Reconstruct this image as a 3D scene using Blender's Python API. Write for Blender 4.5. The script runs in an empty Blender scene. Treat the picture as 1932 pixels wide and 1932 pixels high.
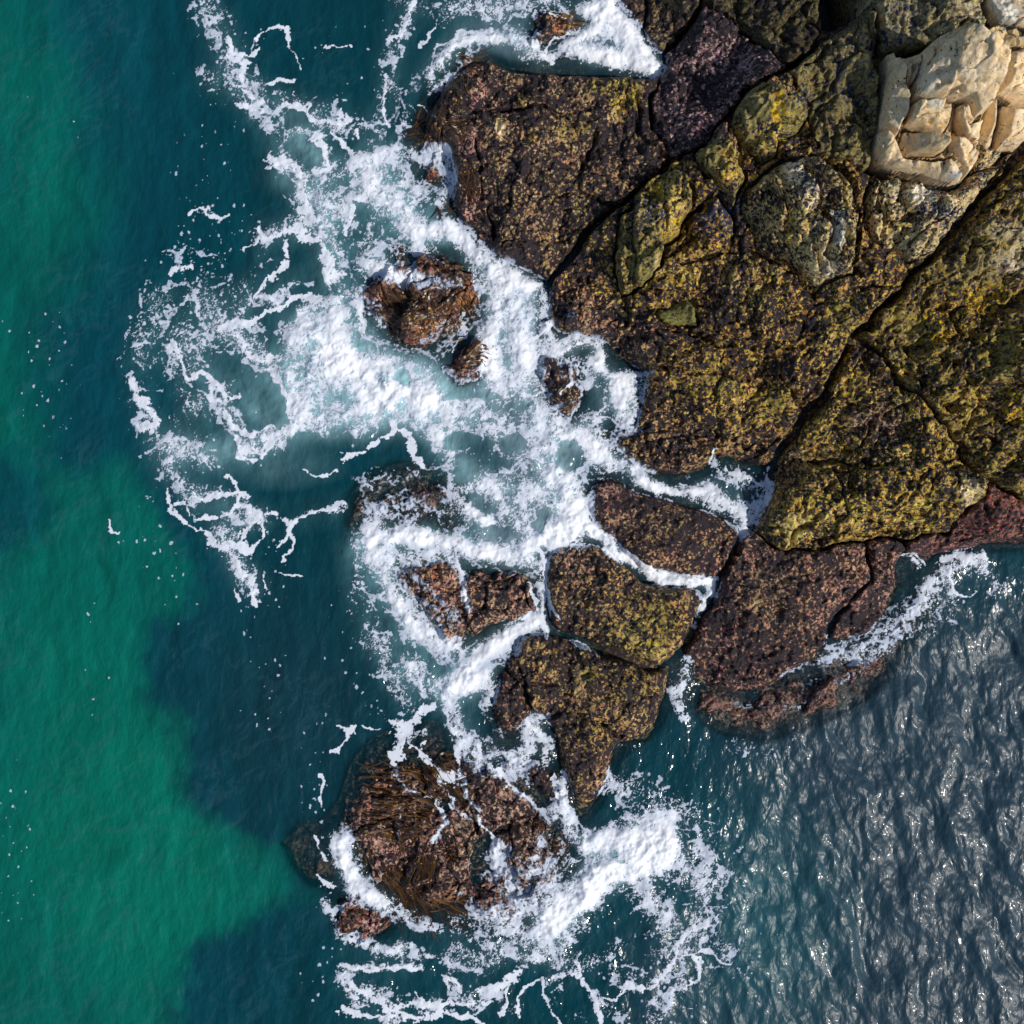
import bpy, math
import numpy as np
rng = np.random.default_rng(7)

# ------------------------------------------------------------------ camera, light, exposure
HALF = 14.0                      # half the ground width seen, metres
CAMH = 34.0
scene = bpy.context.scene
cam = bpy.data.cameras.new('camera'); camo = bpy.data.objects.new('camera', cam)
scene.collection.objects.link(camo); camo.location = (0, 0, CAMH)
cam.sensor_width = 36; cam.lens = 18 * CAMH / HALF; cam.clip_end = 2000; cam.clip_start = 0.5
scene.camera = camo
SUN_EL, SUN_AZ = math.radians(47), math.radians(-28)      # azimuth from +X, towards the lower right
w = bpy.data.worlds.new("World"); scene.world = w; w.use_nodes = True
nt = w.node_tree; bg = nt.nodes['Background']
sky = nt.nodes.new('ShaderNodeTexSky'); sky.sky_type = 'NISHITA'; sky.sun_disc = False
sky.sun_elevation = SUN_EL; sky.sun_rotation = math.atan2(math.cos(SUN_AZ), math.sin(SUN_AZ))
nt.links.new(sky.outputs[0], bg.inputs[0]); bg.inputs[1].default_value = 0.10
sl = bpy.data.lights.new('sun', 'SUN'); sl.energy = 3.6; sl.angle = math.radians(0.6); sl.color = (1, .945, .86)
so = bpy.data.objects.new('sun', sl); scene.collection.objects.link(so)
so.rotation_euler = (0, math.pi/2 - SUN_EL, SUN_AZ)
so.location = (20, -10, 30)
scene.view_settings.view_transform = 'Standard'; scene.view_settings.look = 'None'
scene.view_settings.exposure = 0.0; scene.view_settings.gamma = 1

# ------------------------------------------------------------------ noise on numpy grids
T = np.random.default_rng(3).random((4, 256, 256)).astype(np.float32)
def vnoise(x, y, k=0):
    xi = np.floor(x).astype(np.int32); yi = np.floor(y).astype(np.int32)
    fx = (x - xi).astype(np.float32); fy = (y - yi).astype(np.float32)
    fx = fx*fx*fx*(fx*(fx*6-15)+10); fy = fy*fy*fy*(fy*(fy*6-15)+10)
    t = T[k & 3]; ox = 37*k; x0 = (xi+ox) & 255; x1 = (xi+ox+1) & 255; y0 = (yi+ox) & 255; y1 = (yi+ox+1) & 255
    a = t[y0, x0]; b = t[y0, x1]; c = t[y1, x0]; d = t[y1, x1]
    return (a + (b-a)*fx)*(1-fy) + (c + (d-c)*fx)*fy
def fbm(x, y, o=4, k=0, g=.5):
    s = 0; a = 1; n = 0; c, sn = math.cos(.6), math.sin(.6)
    for i in range(o):
        s = s + a*vnoise(x, y, k+i); n += a; a *= g
        x, y = (c*x - sn*y)*2.03 + 11.3, (sn*x + c*y)*2.03 + 5.1
    return s/n
def worley(x, y, k=0, jit=.9):
    xi = np.floor(x).astype(np.int32); yi = np.floor(y).astype(np.int32)
    f1 = np.full(x.shape, 9, np.float32); f2 = f1.copy()
    bx = np.zeros(x.shape, np.int32); by = bx.copy(); dx1 = np.zeros(x.shape, np.float32); dy1 = dx1.copy()
    for j in (-1, 0, 1):
        for i in (-1, 0, 1):
            cx = xi+i; cy = yi+j; a = (cx+k*17) & 255; b = (cy+k*29) & 255
            px = cx + .5 + jit*(T[0][b, a]-.5) - x; py = cy + .5 + jit*(T[1][b, a]-.5) - y
            d = np.sqrt(px*px+py*py).astype(np.float32)
            m = d < f1
            f2 = np.where(m, f1, np.minimum(f2, d)); f1 = np.where(m, d, f1)
            bx = np.where(m, a, bx); by = np.where(m, b, by); dx1 = np.where(m, px, dx1); dy1 = np.where(m, py, dy1)
    return f1, f2, T[2][by, bx], T[3][by, bx], dx1, dy1
def sstep(a, b, x):
    t = np.clip((x-a)/(b-a), 0, 1); return t*t*(3-2*t)

# ------------------------------------------------------------------ the main grid (world x, y)
S = 2*HALF/1932.0               # metres per picture unit at sea level
GL = HALF*1.22; N = 1450
ax = np.linspace(-GL, GL, N).astype(np.float32); GS = float(ax[1]-ax[0])
X, Y = np.meshgrid(ax, ax)      # row index grows with y
U0 = X/S + 966; V0 = 966 - Y/S  # sea-level map coordinates
def at(u, v, z=0.0):
    k = S*(CAMH-z)/CAMH
    return (u-966)*k, (966-v)*k
CR = {1: (618.4, 0), 2: (1236.9, 0), 3: (618.4, 541.1), 4: (1236.9, 541.1), 5: (541.1, 1236.9), 6: (1236.9, 1236.9),
      7: (0, 0), 8: (0, 618.4), 9: (0, 1236.9)}
def K(n, pts):                  # survey coordinates taken on one of nine map sheets
    ox, oy = CR[n]; return [(ox+.36*a, oy+.36*b) for a, b in pts]

def blurn(a, r, it=2):          # box blur
    for _ in range(it):
        for axs in (0, 1):
            p = np.concatenate([np.repeat(a.take([0], axs), r+1, axs), a, np.repeat(a.take([-1], axs), r, axs)], axs)
            c = np.cumsum(p, axs, dtype=np.float64)
            n = a.shape[axs]
            hi = c.take(range(2*r+1, 2*r+1+n), axs); lo = c.take(range(0, n), axs)
            a = ((hi-lo)/(2*r+1)).astype(np.float32)
    return a

# elevation of the headland by spot heights (map u, v, metres)
SPOT = [(1780,200,4.0),(1900,200,3.8),(1900,40,3.6),(1750,30,3.0),(1600,120,2.5),(1600,0,2.5),(1450,60,1.6),(1340,120,.85),
 (1250,100,.35),(1290,20,.8),(1170,20,.2),(1200,60,.15),(1450,220,2.2),(1350,320,1.7),(1230,430,1.3),(1520,400,2.4),(1750,400,2.9),
 (1900,350,3.0),(1000,300,.95),(1150,200,1.05),(1150,330,.95),(900,200,.35),(885,400,.3),(1000,480,.45),(1040,535,.15),(1100,600,.6),(1060,640,.25),
 (1150,680,.3),(1250,650,1.0),(1400,600,1.6),(1600,550,2.3),(1230,780,.5),(1350,750,1.2),(1300,850,.5),(1400,850,.5),(1500,780,1.3),
 (1450,880,.2),(1350,940,.2),(1200,920,.25),(1250,1000,.5),(1380,1010,.35),(1150,960,.25),(1110,960,.2),(1150,1100,.5),(1050,1040,.25),
 (1260,1180,.85),(1330,1150,.3),(1050,1200,.35),(1150,1300,.7),(1200,1240,.85),(1250,1350,.3),(1120,1450,.45),(1100,1530,.15),
 (950,1330,.2),(1040,1400,.15),(1500,950,1.3),(1650,900,1.9),(1800,900,1.9),(1850,940,1.6),(1900,700,2.7),(1700,750,2.1),
 (1550,1080,.8),(1650,1080,.6),(1700,1130,.15),(1800,1040,.3),(1932,1010,.3),(1600,1210,.1),(1450,1200,.5),(1330,1280,.2),(1450,1290,.1),
 (2150,100,4.2),(2150,500,3.4),(2150,800,2.6),(1700,-200,3.4),(2150,-200,4.5),(1300,-200,1.2),(2150,980,.6),
 (870,130,.3),(960,140,.55),(1100,140,.7),(1220,140,.6),(980,300,1.0)]
def elev(u, v):
    num = 0; den = 0
    for (a, b, z) in SPOT:
        d = ((u-a)**2+(v-b)**2)/1e4 + .02; q = d**-1.8
        num = num + q*z; den = den + q
    return num/den
st = 10
Es = elev(U0[::st, ::st], V0[::st, ::st]).astype(np.float32)
gi = np.arange(N)/st; i0 = np.minimum(gi.astype(int), Es.shape[0]-2); fr = (gi-i0).astype(np.float32)
Er = Es[i0]*(1-fr)[:, None] + Es[i0+1]*fr[:, None]
E = Er[:, i0]*(1-fr)[None] + Er[:, i0+1]*fr[None]
E = blurn(E, 8)

XW = X + .34*(fbm(X*1.7, Y*1.7, 4, 33)-.5); YW = Y + .34*(fbm(X*1.7+50, Y*1.7, 4, 36)-.5)
XT = X + .42*(fbm(X*1.5, Y*1.5, 4, 133)-.5) + .10*(fbm(X*6, Y*6, 2, 140)-.5); YT = Y + .42*(fbm(X*1.5+50, Y*1.5, 4, 136)-.5) + .10*(fbm(X*6, Y*6+9, 2, 143)-.5)
WARP = 0
def seg_dist(pts, x0, x1, y0, y1, closed):
    """distance, arclength and side of the grid window to a polyline"""
    xs = (X*.75+XW*.25 if WARP == 3 else XW if closed or WARP == 2 else XT if WARP else X)[y0:y1, x0:x1]; ys = (Y*.75+YW*.25 if WARP == 3 else YW if closed or WARP == 2 else YT if WARP else Y)[y0:y1, x0:x1]
    best = np.full(xs.shape, 1e9, np.float32); arc = np.zeros(xs.shape, np.float32); sd = np.zeros(xs.shape, np.float32)
    inside = np.zeros(xs.shape, bool); L = 0
    n = len(pts)
    for i in range(n if closed else n-1):
        ax_, ay_ = pts[i]; bx_, by_ = pts[(i+1) % n]
        ex, ey = bx_-ax_, by_-ay_; l2 = ex*ex+ey*ey+1e-12; l = math.sqrt(l2)
        t = np.clip(((xs-ax_)*ex+(ys-ay_)*ey)/l2, 0, 1)
        dx = xs-ax_-t*ex; dy = ys-ay_-t*ey; d = dx*dx+dy*dy
        m = d < best; best = np.where(m, d, best)
        if not closed:
            arc = np.where(m, L+t*l, arc); sd = np.where(m, (ex*dy-ey*dx)/l, sd)
        else:
            c = ((ay_ > ys) != (by_ > ys)) & (xs < (bx_-ax_)*(ys-ay_)/(by_-ay_+1e-12)+ax_)
            inside ^= c
        L += l
    return np.sqrt(best), arc, sd, inside, L
def window(pts, pad):
    xs = [p[0] for p in pts]; ys = [p[1] for p in pts]
    f = lambda q: int(min(max((q+GL)/GS, 0), N))
    return f(min(xs)-pad), f(max(xs)+pad)+1, f(min(ys)-pad), f(max(ys)+pad)+1

# ------------------------------------------------------------------ shared relief
print('relief')
WX = (fbm(X*1.1, Y*1.1, 3, 5)-.5); WY = (fbm(X*1.1+40, Y*1.1, 3, 9)-.5)
f1, f2, r1, r2, dx, dy = worley((X+WX*.7)/1.5, (Y+WY*.7)/1.5, 2)
FAC1 = (dx*(r1-.5)+dy*(r2-.5))*1.1 + (r1-.5)*.35; RC1 = r2-.5; CRK1 = np.exp(-((f2-f1)/.05)**2)
f1, f2, r1, r2, dx, dy = worley((X+WX*.4)/.55+9, (Y+WY*.4)/.55, 6)
FAC2 = (dx*(r1-.5)+dy*(r2-.5))*.9 + (r2-.5)*.5; RC2 = r1-.5; CRK2 = np.exp(-((f2-f1)/.08)**2)
f1, f2, r1, r2, dx, dy = worley(X/.17+WX*2, Y/.17+WY*2, 4)
CLP = (1-f1)*(.4+.9*r1)
f1, f2, r1, r2, dx, dy = worley(X/.075, Y/.075, 8)
MUS = (.9-f1)*(.3+r1)
N1 = fbm(X*1.3, Y*1.3, 5, 12)-.5
N2 = fbm(X*5, Y*5, 4, 15)-.5
lq = fbm(X*.8+3, Y*.8, 4, 171)*9
LEDGE = (np.floor(lq) + sstep(.40, .62, lq-np.floor(lq)) - 4.5)/9
# bedding planes running down to the lower right
q = (X*.78-Y*.62); BED = fbm(q*3.2+WX*3, (X*.62+Y*.78)*.5, 4, 21)-.5

# ------------------------------------------------------------------ the rocks
# (name, label, category, outline, params)  big, rough: facet sizes; c: depth of the joints; w: width of the rounded rim; z: own level
R = []
def rock(name, label, cat, pts, zc=None, group=None, **p): R.append((name, label, cat, pts, zc, group, p))
ROW = 'rock slabs of the headland'; BOU = 'boulders on the headland'; ISL = 'low rocks awash in the surf'
rock('rock_slab', 'broad dark mussel-speckled rock block filling the upper middle between the foamy bay and the long diagonal joint', 'rock', [(850,135),(880,108),(905,100),(975,120),(1060,124),(1150,126),(1225,129),(1247,145),(1228,190),(1232,240),(1262,292),(1240,320),(1190,368),(1140,398),(1110,430),(1075,480),(1042,530),(1026,535),(1005,520),(965,500),(925,488),(890,452),(862,420),(840,380),(856,340),(852,290),(820,262),(790,265),(800,225),(812,190),(835,160)], None, ROW, c=.5, w=.28, f=.5, cls='wet')
rock('rock_slab', 'purple-pink mussel-covered rock slope right of the white foam tongue in the upper bay', 'rock', [(1247,145),(1262,98),(1330,5),(1385,28),(1440,80),(1478,125),(1440,150),(1412,168),(1360,230),(1325,272),(1266,298),(1234,240),(1230,190)], None, ROW, c=.4, w=.25, f=.5, cls='purple')
rock('rock_slab', 'narrow dark rock wedge at the top edge beside the foam of the upper bay', 'rock', [(1125,-260),(1222,-260),(1223,0),(1210,64),(1192,58),(1165,25),(1130,-30)], None, ROW, c=.4, w=.2, f=.5, cls='wetolive')
rock('rock_slab', 'dark olive rock wedge at the top edge left of the purple mussel slope', 'rock', [(1225,-260),(1345,-260),(1319,0),(1258,96),(1240,102),(1218,84),(1214,62),(1226,0)], None, ROW, c=.5, w=.25, f=.6, cls='wetolive')
rock('rock_slab', 'very dark olive-green rock at the top edge between the purple slope and the taller olive rock', 'rock', [(1350,-260),(1590,-260),(1580,15),(1545,75),(1505,108),(1474,116),(1440,76),(1385,26),(1325,0)], None, ROW, c=.55, w=.35, f=.8, cls='darkolive')
rock('rock_slab', 'black-spotted olive rock with a pale ridge left of the big cream boulder', 'rock', [(1622,12),(1655,28),(1664,60),(1657,105),(1672,175),(1652,262),(1654,300),(1640,325),(1590,310),(1540,285),(1530,240),(1528,205),(1497,168),(1480,140),(1530,95),(1575,55),(1600,15)], None, ROW, c=.55, w=.3, f=.9, cls='spotolive')
rock('rock_slab', 'grey-olive spotted rock at the top edge above the big cream boulder', 'rock', [(1602,-260),(1852,-260),(1872,0),(1866,50),(1848,78),(1810,80),(1760,72),(1700,78),(1680,84),(1668,60),(1658,22),(1625,8)], None, ROW, c=.5, w=.3, f=.7, cls='greyolive')
rock('rock_slab', 'smooth pale cream slab in the upper right corner', 'rock', [(1856,-260),(2250,-260),(2250,72),(1932,58),(1888,38),(1874,0)], None, ROW, c=.5, w=.25, f=.5, cls='pale')
rock('rock_slab', 'large speckled slab under the olive boulders, from the middle water channel up to the long diagonal cleft', 'rock', [(1036,540),(1080,485),(1118,432),(1150,402),(1195,376),(1245,322),(1268,300),(1330,275),(1378,225),(1410,172),(1480,140),(1530,200),(1545,285),(1640,325),(1690,315),(1800,350),(1860,320),(1932,268),(1990,200),(2250,0),(2250,100),(1990,232),(1925,285),(1880,350),(1800,440),(1700,545),(1617,628),(1588,690),(1528,770),(1478,842),(1452,884),(1400,868),(1355,860),(1330,885),(1290,900),(1215,896),(1170,860),(1130,822),(1135,800),(1200,803),(1208,750),(1226,700),(1160,676),(1142,650),(1095,632),(1045,640),(1026,600)], None, ROW, c=.55, w=.3, f=.75, cls='mid')
rock('rock_slab', 'layered olive slab at the right edge, on the far side of the diagonal cleft', 'rock', [(1990,250),(2250,110),(2250,1050),(2000,985),(1932,947),(1870,906),(1828,880),(1808,832),(1778,792),(1735,742),(1697,700),(1660,650),(1624,634),(1702,549),(1801,443),(1881,353),(1932,292)], None, ROW, c=.6, w=.3, f=.8, bed=1.6, cls='layer')
rock('rock_slab', 'golden olive slab with a pale pointed corner, below the diagonal cleft', 'rock', [(1622,645),(1658,655),(1693,702),(1733,746),(1776,796),(1806,836),(1824,881),(1862,912),(1861,935),(1830,966),(1790,1000),(1722,1014),(1640,1020),(1560,1030),(1490,1036),(1450,1017),(1426,1000),(1450,930),(1458,886),(1500,832),(1540,777),(1592,700)], None, ROW, c=.5, w=.35, f=.9, cls='gold')
rock('rock_slab', 'reddish-brown mussel slab between the golden slab and the grey sea at lower right', 'rock', [(1401,1012),(1426,1003),(1450,1020),(1490,1039),(1560,1033),(1640,1023),(1648,1092),(1582,1160),(1558,1205),(1560,1240),(1500,1275),(1460,1305),(1400,1312),(1350,1315),(1308,1292),(1294,1240),(1342,1150),(1368,1090)], None, ROW, c=.35, w=.3, f=.35, cls='red')
rock('rock_slab', 'pink-brown wedge of rock at the edge of the grey sea, right of the reddish mussel slab', 'rock', [(1642,1023),(1705,1018),(1712,1040),(1690,1070),(1700,1100),(1688,1150),(1645,1208),(1600,1222),(1562,1210),(1585,1162),(1650,1094)], None, ROW, c=.4, w=.28, f=.35, cls='red')
rock('rock_slab', 'dark red wet rock strip at the right edge above the foamy cove', 'rock', [(1708,1018),(1790,1003),(1833,968),(1864,936),(1868,910),(1932,951),(2000,988),(2250,1060),(2250,1110),(1990,1035),(1932,1024),(1870,1030),(1800,1046),(1752,1060),(1716,1044)], None, ROW, c=.4, w=.25, f=.5, cls='darkred')
rock('rock_slab', 'rounded mussel-covered slab lying between the two foam-filled channels', 'rock', [(1098,930),(1112,905),(1145,893),(1195,915),(1230,932),(1300,946),(1392,978),(1400,1005),(1385,1060),(1357,1092),(1332,1100),(1290,1085),(1232,1074),(1180,1045),(1130,1000),(1100,965)], None, ROW, c=.4, w=.35, f=.2, cls='mus')
rock('rock_slab', 'mussel slab below the lower foam channel, with a lime-yellow crest at its foot', 'rock', [(1020,1050),(1045,1020),(1090,1014),(1140,1035),(1190,1076),(1228,1102),(1300,1112),(1336,1116),(1338,1130),(1300,1185),(1294,1215),(1275,1246),(1245,1262),(1190,1240),(1120,1216),(1050,1190),(1032,1170),(1022,1105)], None, ROW, c=.4, w=.3, f=.35, cls='musgold')
rock('rock_slab', 'triangular speckled rock tapering to a point above the big white breaker', 'rock', [(968,1192),(1020,1190),(1060,1206),(1115,1224),(1160,1248),(1238,1272),(1272,1262),(1270,1300),(1243,1370),(1218,1402),(1166,1408),(1158,1470),(1135,1500),(1118,1538),(1095,1550),(1078,1520),(1052,1440),(1040,1375),(1005,1335),(990,1290),(962,1240)], None, ROW, c=.35, w=.3, f=.45, cls='musgold')
rock('rock_slab', 'small pinkish lobe of rock on the left flank of the triangular rock', 'rock', [(915,1330),(932,1275),(960,1242),(985,1262),(992,1310),(1006,1345),(990,1395),(960,1402),(930,1370)], None, ROW, c=.3, w=.25, f=.4, cls='mus')
# boulders resting on the slabs
rock('boulder', 'huge cracked cream boulder, the palest and highest rock, at the upper right', 'boulder', [(1683,86),(1701,81),(1741,88),(1770,76),(1813,80),(1849,95),(1881,120),(1886,155),(1876,230),(1863,246),(1852,284),(1845,310),(1820,342),(1798,347),(1748,326),(1701,314),(1665,300),(1655,274),(1664,230),(1676,169),(1682,130)], None, BOU, c=.8, w=.28, f=.8, up=.5, cls='pale', smooth=.55)
CB = len(R)-1
for pp, tl, up_ in [([(1405,245),(1480,214),(1600,228),(1700,272),(1788,342),(1797,430),(1768,560),(1700,600),(1650,512),(1600,498),(1560,478),(1402,460)],(-.16,.10),1.15),
  ([(1244,245),(1290,229),(1318,330),(1362,412),(1395,452),(1388,545),(1350,600),(1312,700),(1195,645),(1222,470),(1240,360)],(.35,.05),.85),
  ([(1192,650),(1310,700),(1340,790),(1470,820),(1560,810),(1590,880),(1618,945),(1560,952),(1420,896),(1290,866),(1190,828),(1168,760)],(.05,.40),.65),
  ([(1384,552),(1402,470),(1560,486),(1600,502),(1602,580),(1570,668),(1362,600)],(-.35,-.1),1.0),
  ([(1606,510),(1650,520),(1700,606),(1764,570),(1738,680),(1706,784),(1645,700),(1606,590)],(-.7,-.3),.85),
  ([(1364,606),(1568,674),(1562,758),(1490,800),(1345,786),(1322,700)],(.75,-.1),.9),
  ([(1574,676),(1640,712),(1700,790),(1688,858),(1622,942),(1594,880),(1566,800),(1568,740)],(-.25,.5),.75)]:
    rock('rock_block', '', '', K(2, pp), None, None, c=.13, w=.09, f=.75, up=up_, tilt=tl, cls='pale', smooth=.55, part_of=CB)
rock('boulder', 'small tan boulder perched just above the huge cream boulder', 'boulder', [(1802,44),(1830,24),(1847,45),(1840,76),(1814,74)], None, BOU, c=.4, w=.4, f=.3, up=.3, cls='tan', smooth=1)
rock('boulder', 'cracked greyish cream rock at the right edge beside the huge cream boulder', 'boulder', [(1888,98),(1930,88),(2250,70),(2250,190),(1990,185),(1925,180),(1892,168)], None, BOU, c=.5, w=.2, f=.9, up=.1, cls='pale')
rock('boulder', 'cream rock at the right edge under the cracked greyish rock', 'boulder', [(1905,184),(1990,187),(2100,190),(2000,240),(1945,264),(1906,262),(1911,215)], None, BOU, c=.5, w=.2, f=.6, up=.1, cls='pale', smooth=1)
rock('boulder', 'rounded tan boulder wedged against the right flank of the huge cream boulder', 'boulder', [(1880,176),(1896,172),(1908,215),(1904,250),(1884,264),(1868,246),(1879,215)], None, BOU, c=.5, w=.3, f=.4, up=.15, cls='pale', smooth=1)
rock('boulder', 'cream and blue-black rock at the lower right foot of the huge cream boulder', 'boulder', [(1864,250),(1904,265),(1912,276),(1892,302),(1852,320),(1848,300),(1855,272)], None, BOU, c=.4, w=.25, f=.7, up=.05, cls='paleblue')
rock('rubble', 'line of broken tan rubble above the right shoulder of the cream boulder', 'rubble', [(1850,66),(1890,48),(1932,66),(2250,80),(2250,66),(1925,84),(1885,96),(1852,90)], None, None, c=.4, w=.12, f=1.0, cls='tan')
rock('boulder', 'angular olive boulder with an orange-yellow lichen ridge, in the middle top', 'boulder', [(1431,155),(1471,161),(1518,184),(1536,216),(1525,236),(1480,254),(1476,286),(1438,297),(1410,285),(1397,264),(1380,248),(1382,222),(1392,187)], None, BOU, c=.7, w=.22, f=1.3, up=.5, ridge=(1472,165,1470,290,.45), cls='oliveyellow', smooth=.2)
rock('boulder', 'olive boulder with a golden face just below left of the lichen-ridged boulder', 'boulder', [(1376,213),(1345,240),(1312,287),(1320,325),(1350,356),(1394,382),(1412,335),(1402,300),(1386,284),(1377,254)], None, BOU, c=.6, w=.18, f=1.2, up=.4, ridge=(1375,225,1385,350,.3), cls='olivegold', smooth=.2)
rock('boulder', 'long leaning olive boulder with a honeycombed golden top beside the diagonal joint', 'boulder', [(1252,315),(1284,320),(1310,358),(1312,390),(1286,443),(1258,463),(1247,504),(1231,513),(1213,547),(1178,562),(1162,535),(1154,482),(1165,439),(1170,405),(1194,390),(1202,353),(1223,333)], None, BOU, c=.6, w=.2, f=1.3, up=.4, ridge=(1285,330,1240,500,.2), cls='olivegold', smooth=.2)
rock('boulder', 'ridged boulder with steep ribs and blue-black mussel patches in the centre right', 'boulder', [(1485,291),(1536,288),(1561,299),(1604,335),(1637,392),(1630,454),(1619,518),(1568,537),(1547,541),(1489,498),(1439,461),(1412,398),(1400,380),(1414,342),(1439,313),(1471,299)], None, BOU, c=.5, w=.5, f=.8, up=.4, rib=1, cls='blue')
rock('boulder', 'broken pale rock dotted with blue mussels, under the huge cream boulder and above the cleft', 'boulder', [(1648,324),(1698,319),(1741,328),(1798,352),(1845,326),(1852,322),(1896,300),(1915,285),(1878,346),(1847,390),(1788,464),(1729,500),(1669,466),(1642,405)], None, BOU, c=.45, w=.35, f=1.2, up=.15, cls='paleblue')
rock('boulder', 'low dark mussel mound between the leaning olive boulder and the ribbed boulder', 'boulder', [(1320,375),(1352,362),(1395,392),(1398,430),(1385,470),(1350,490),(1290,500),(1262,480),(1290,450)], None, BOU, c=.4, w=.5, f=.6, up=.1, cls='mid')
rock('boulder', 'squarish green-olive ledge with a sharp straight rim, below the leaning boulder', 'boulder', [(1240,572),(1300,570),(1316,578),(1318,616),(1300,620),(1240,612),(1225,590)], None, BOU, c=.3, w=.2, f=.3, up=.12, cls='olive', smooth=.5)
# islets in the surf
rock('sea_rock', 'kelp-covered brown rock awash left of the white channel, largest rock of the upper surf', 'rock', [(690,520),(735,495),(795,468),(860,490),(898,522),(908,560),(890,605),(850,645),(800,668),(742,645),(703,605),(683,560)], .42, ISL, c=.7, w=.45, f=1.1, cls='kelp')
rock('sea_rock', 'streaked brown rock awash just below the kelp-covered rock', 'rock', [(843,692),(872,652),(912,636),(928,668),(908,712),(862,724)], .34, ISL, c=.5, w=.4, f=.4, cls='kelp')
rock('sea_rock', 'little brown rock at the upper left of the kelp-covered rock', 'rock', [(738,450),(760,443),(777,465),(768,492),(745,487),(731,465)], .15, ISL, c=.4, w=.3, f=.3, cls='kelp')
rock('sea_rock', 'dark round-topped rock ringed by foam in the small middle cove', 'rock', [(1010,690),(1022,666),(1060,670),(1087,690),(1104,730),(1098,780),(1080,803),(1050,792),(1030,760),(1016,720)], .36, ISL, c=.5, w=.4, f=.5, cls='wet')
rock('sea_rock', 'tiny dark rock standing in the white channel beside the central slab', 'rock', [(1016,600),(1036,590),(1044,610),(1031,642),(1018,636)], .12, ISL, c=.4, w=.2, f=.3, cls='wet')
rock('sea_rock', 'dark rock with an orange kelp patch in the foam of the upper bay', 'rock', [(998,65),(1018,20),(1060,18),(1104,45),(1098,70),(1050,70),(1030,97),(1003,86)], .3, ISL, c=.5, w=.4, f=.5, cls='wet')
rock('sea_rock', 'small wet rock half covered by foam against the upper bay wall', 'rock', [(1040,102),(1080,85),(1102,102),(1098,118),(1050,119)], .12, ISL, c=.4, w=.3, f=.4, cls='wet')
rock('sea_rock', 'dark drowned reef with thin foam trails at the left of the lower surf', 'rock', [(640,960),(665,915),(720,886),(790,878),(850,905),(885,960),(860,1010),(790,1015),(700,1010),(650,1000)], .04, ISL, c=.7, w=.9, f=.8, cls='sunk')
rock('sea_rock', 'pink and brown rock with water draining off it, left of the lower foam channel', 'rock', [(748,1085),(762,1055),(820,1040),(875,1068),(925,1076),(1000,1066),(1019,1100),(1024,1150),(1002,1165),(960,1174),(925,1186),(885,1220),(838,1218),(798,1180),(765,1135)], .32, ISL, c=.6, w=.5, f=1.0, cls='pink')
rock('sea_rock', 'wide low rock of pink crust and golden-brown kelp in the lower surf', 'rock', [(668,1480),(700,1450),(770,1425),(830,1440),(880,1480),(925,1560),(930,1640),(905,1700),(865,1735),(800,1722),(750,1696),(690,1664),(655,1610),(632,1560),(642,1515)], .20, ISL, c=.6, w=.9, f=1.0, cls='pinkkelp')
rock('sea_rock', 'speckled flat rock crossed by long foam trails, just right of the lower kelp rock', 'rock', [(812,1415),(870,1400),(930,1430),(1000,1478),(1055,1520),(1085,1580),(1070,1640),(1075,1700),(1015,1748),(945,1760),(870,1745),(850,1690),(860,1600),(850,1520),(800,1450)], .17, ISL, c=.6, w=.9, f=1.0, cls='pinkkelp')
rock('sea_rock', 'dim brown drowned ledge crossed by forked foam threads, above the lower kelp rock', 'rock', [(650,1480),(690,1420),(760,1380),(830,1370),(890,1400),(900,1450),(870,1500),(780,1500),(700,1520)], -.06, ISL, c=.6, w=.9, f=.5, cls='sunk')
rock('sea_rock', 'small brown knob of rock at the lower left tip of the kelp rock', 'rock', [(636,1700),(660,1676),(705,1682),(744,1702),(754,1740),(722,1774),(680,1776),(648,1750)], .3, ISL, c=.5, w=.4, f=.9, cls='kelp')
rock('sea_rock', 'drowned brown rock showing dimly under dark water, left of the kelp rock', 'rock', [(535,1590),(560,1550),(610,1545),(640,1570),(655,1620),(640,1670),(600,1665),(560,1650)], -.25, ISL, c=.7, w=.8, f=.4, cls='sunk')
rock('sea_rock', 'drowned brown shelf fading into the grey sea below the reddish mussel slab', 'rock', [(1305,1296),(1400,1300),(1480,1285),(1560,1235),(1640,1205),(1700,1120),(1760,1060),(1800,1050),(1740,1180),(1650,1300),(1530,1370),(1420,1390),(1320,1360)], .05, ISL, c=.6, w=.8, f=.8, cls='sunkred')
rock('sea_rock', 'drowned brown kelp shelf under swirling foam left of the upper middle block', 'rock', [(770,290),(785,235),(800,190),(835,140),(875,100),(905,98),(880,150),(850,200),(856,290),(850,345),(800,350)], .02, ISL, c=.6, w=.6, f=.4, cls='kelp')
rock('sea_rock', 'speckled brown shelf awash beside the pointed tip of the triangular rock', 'rock', [(960,1410),(1000,1420),(1050,1440),(1085,1520),(1080,1560),(1050,1540),(1000,1495),(940,1445)], .08, ISL, c=.5, w=.4, f=.4, cls='mus')

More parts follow.
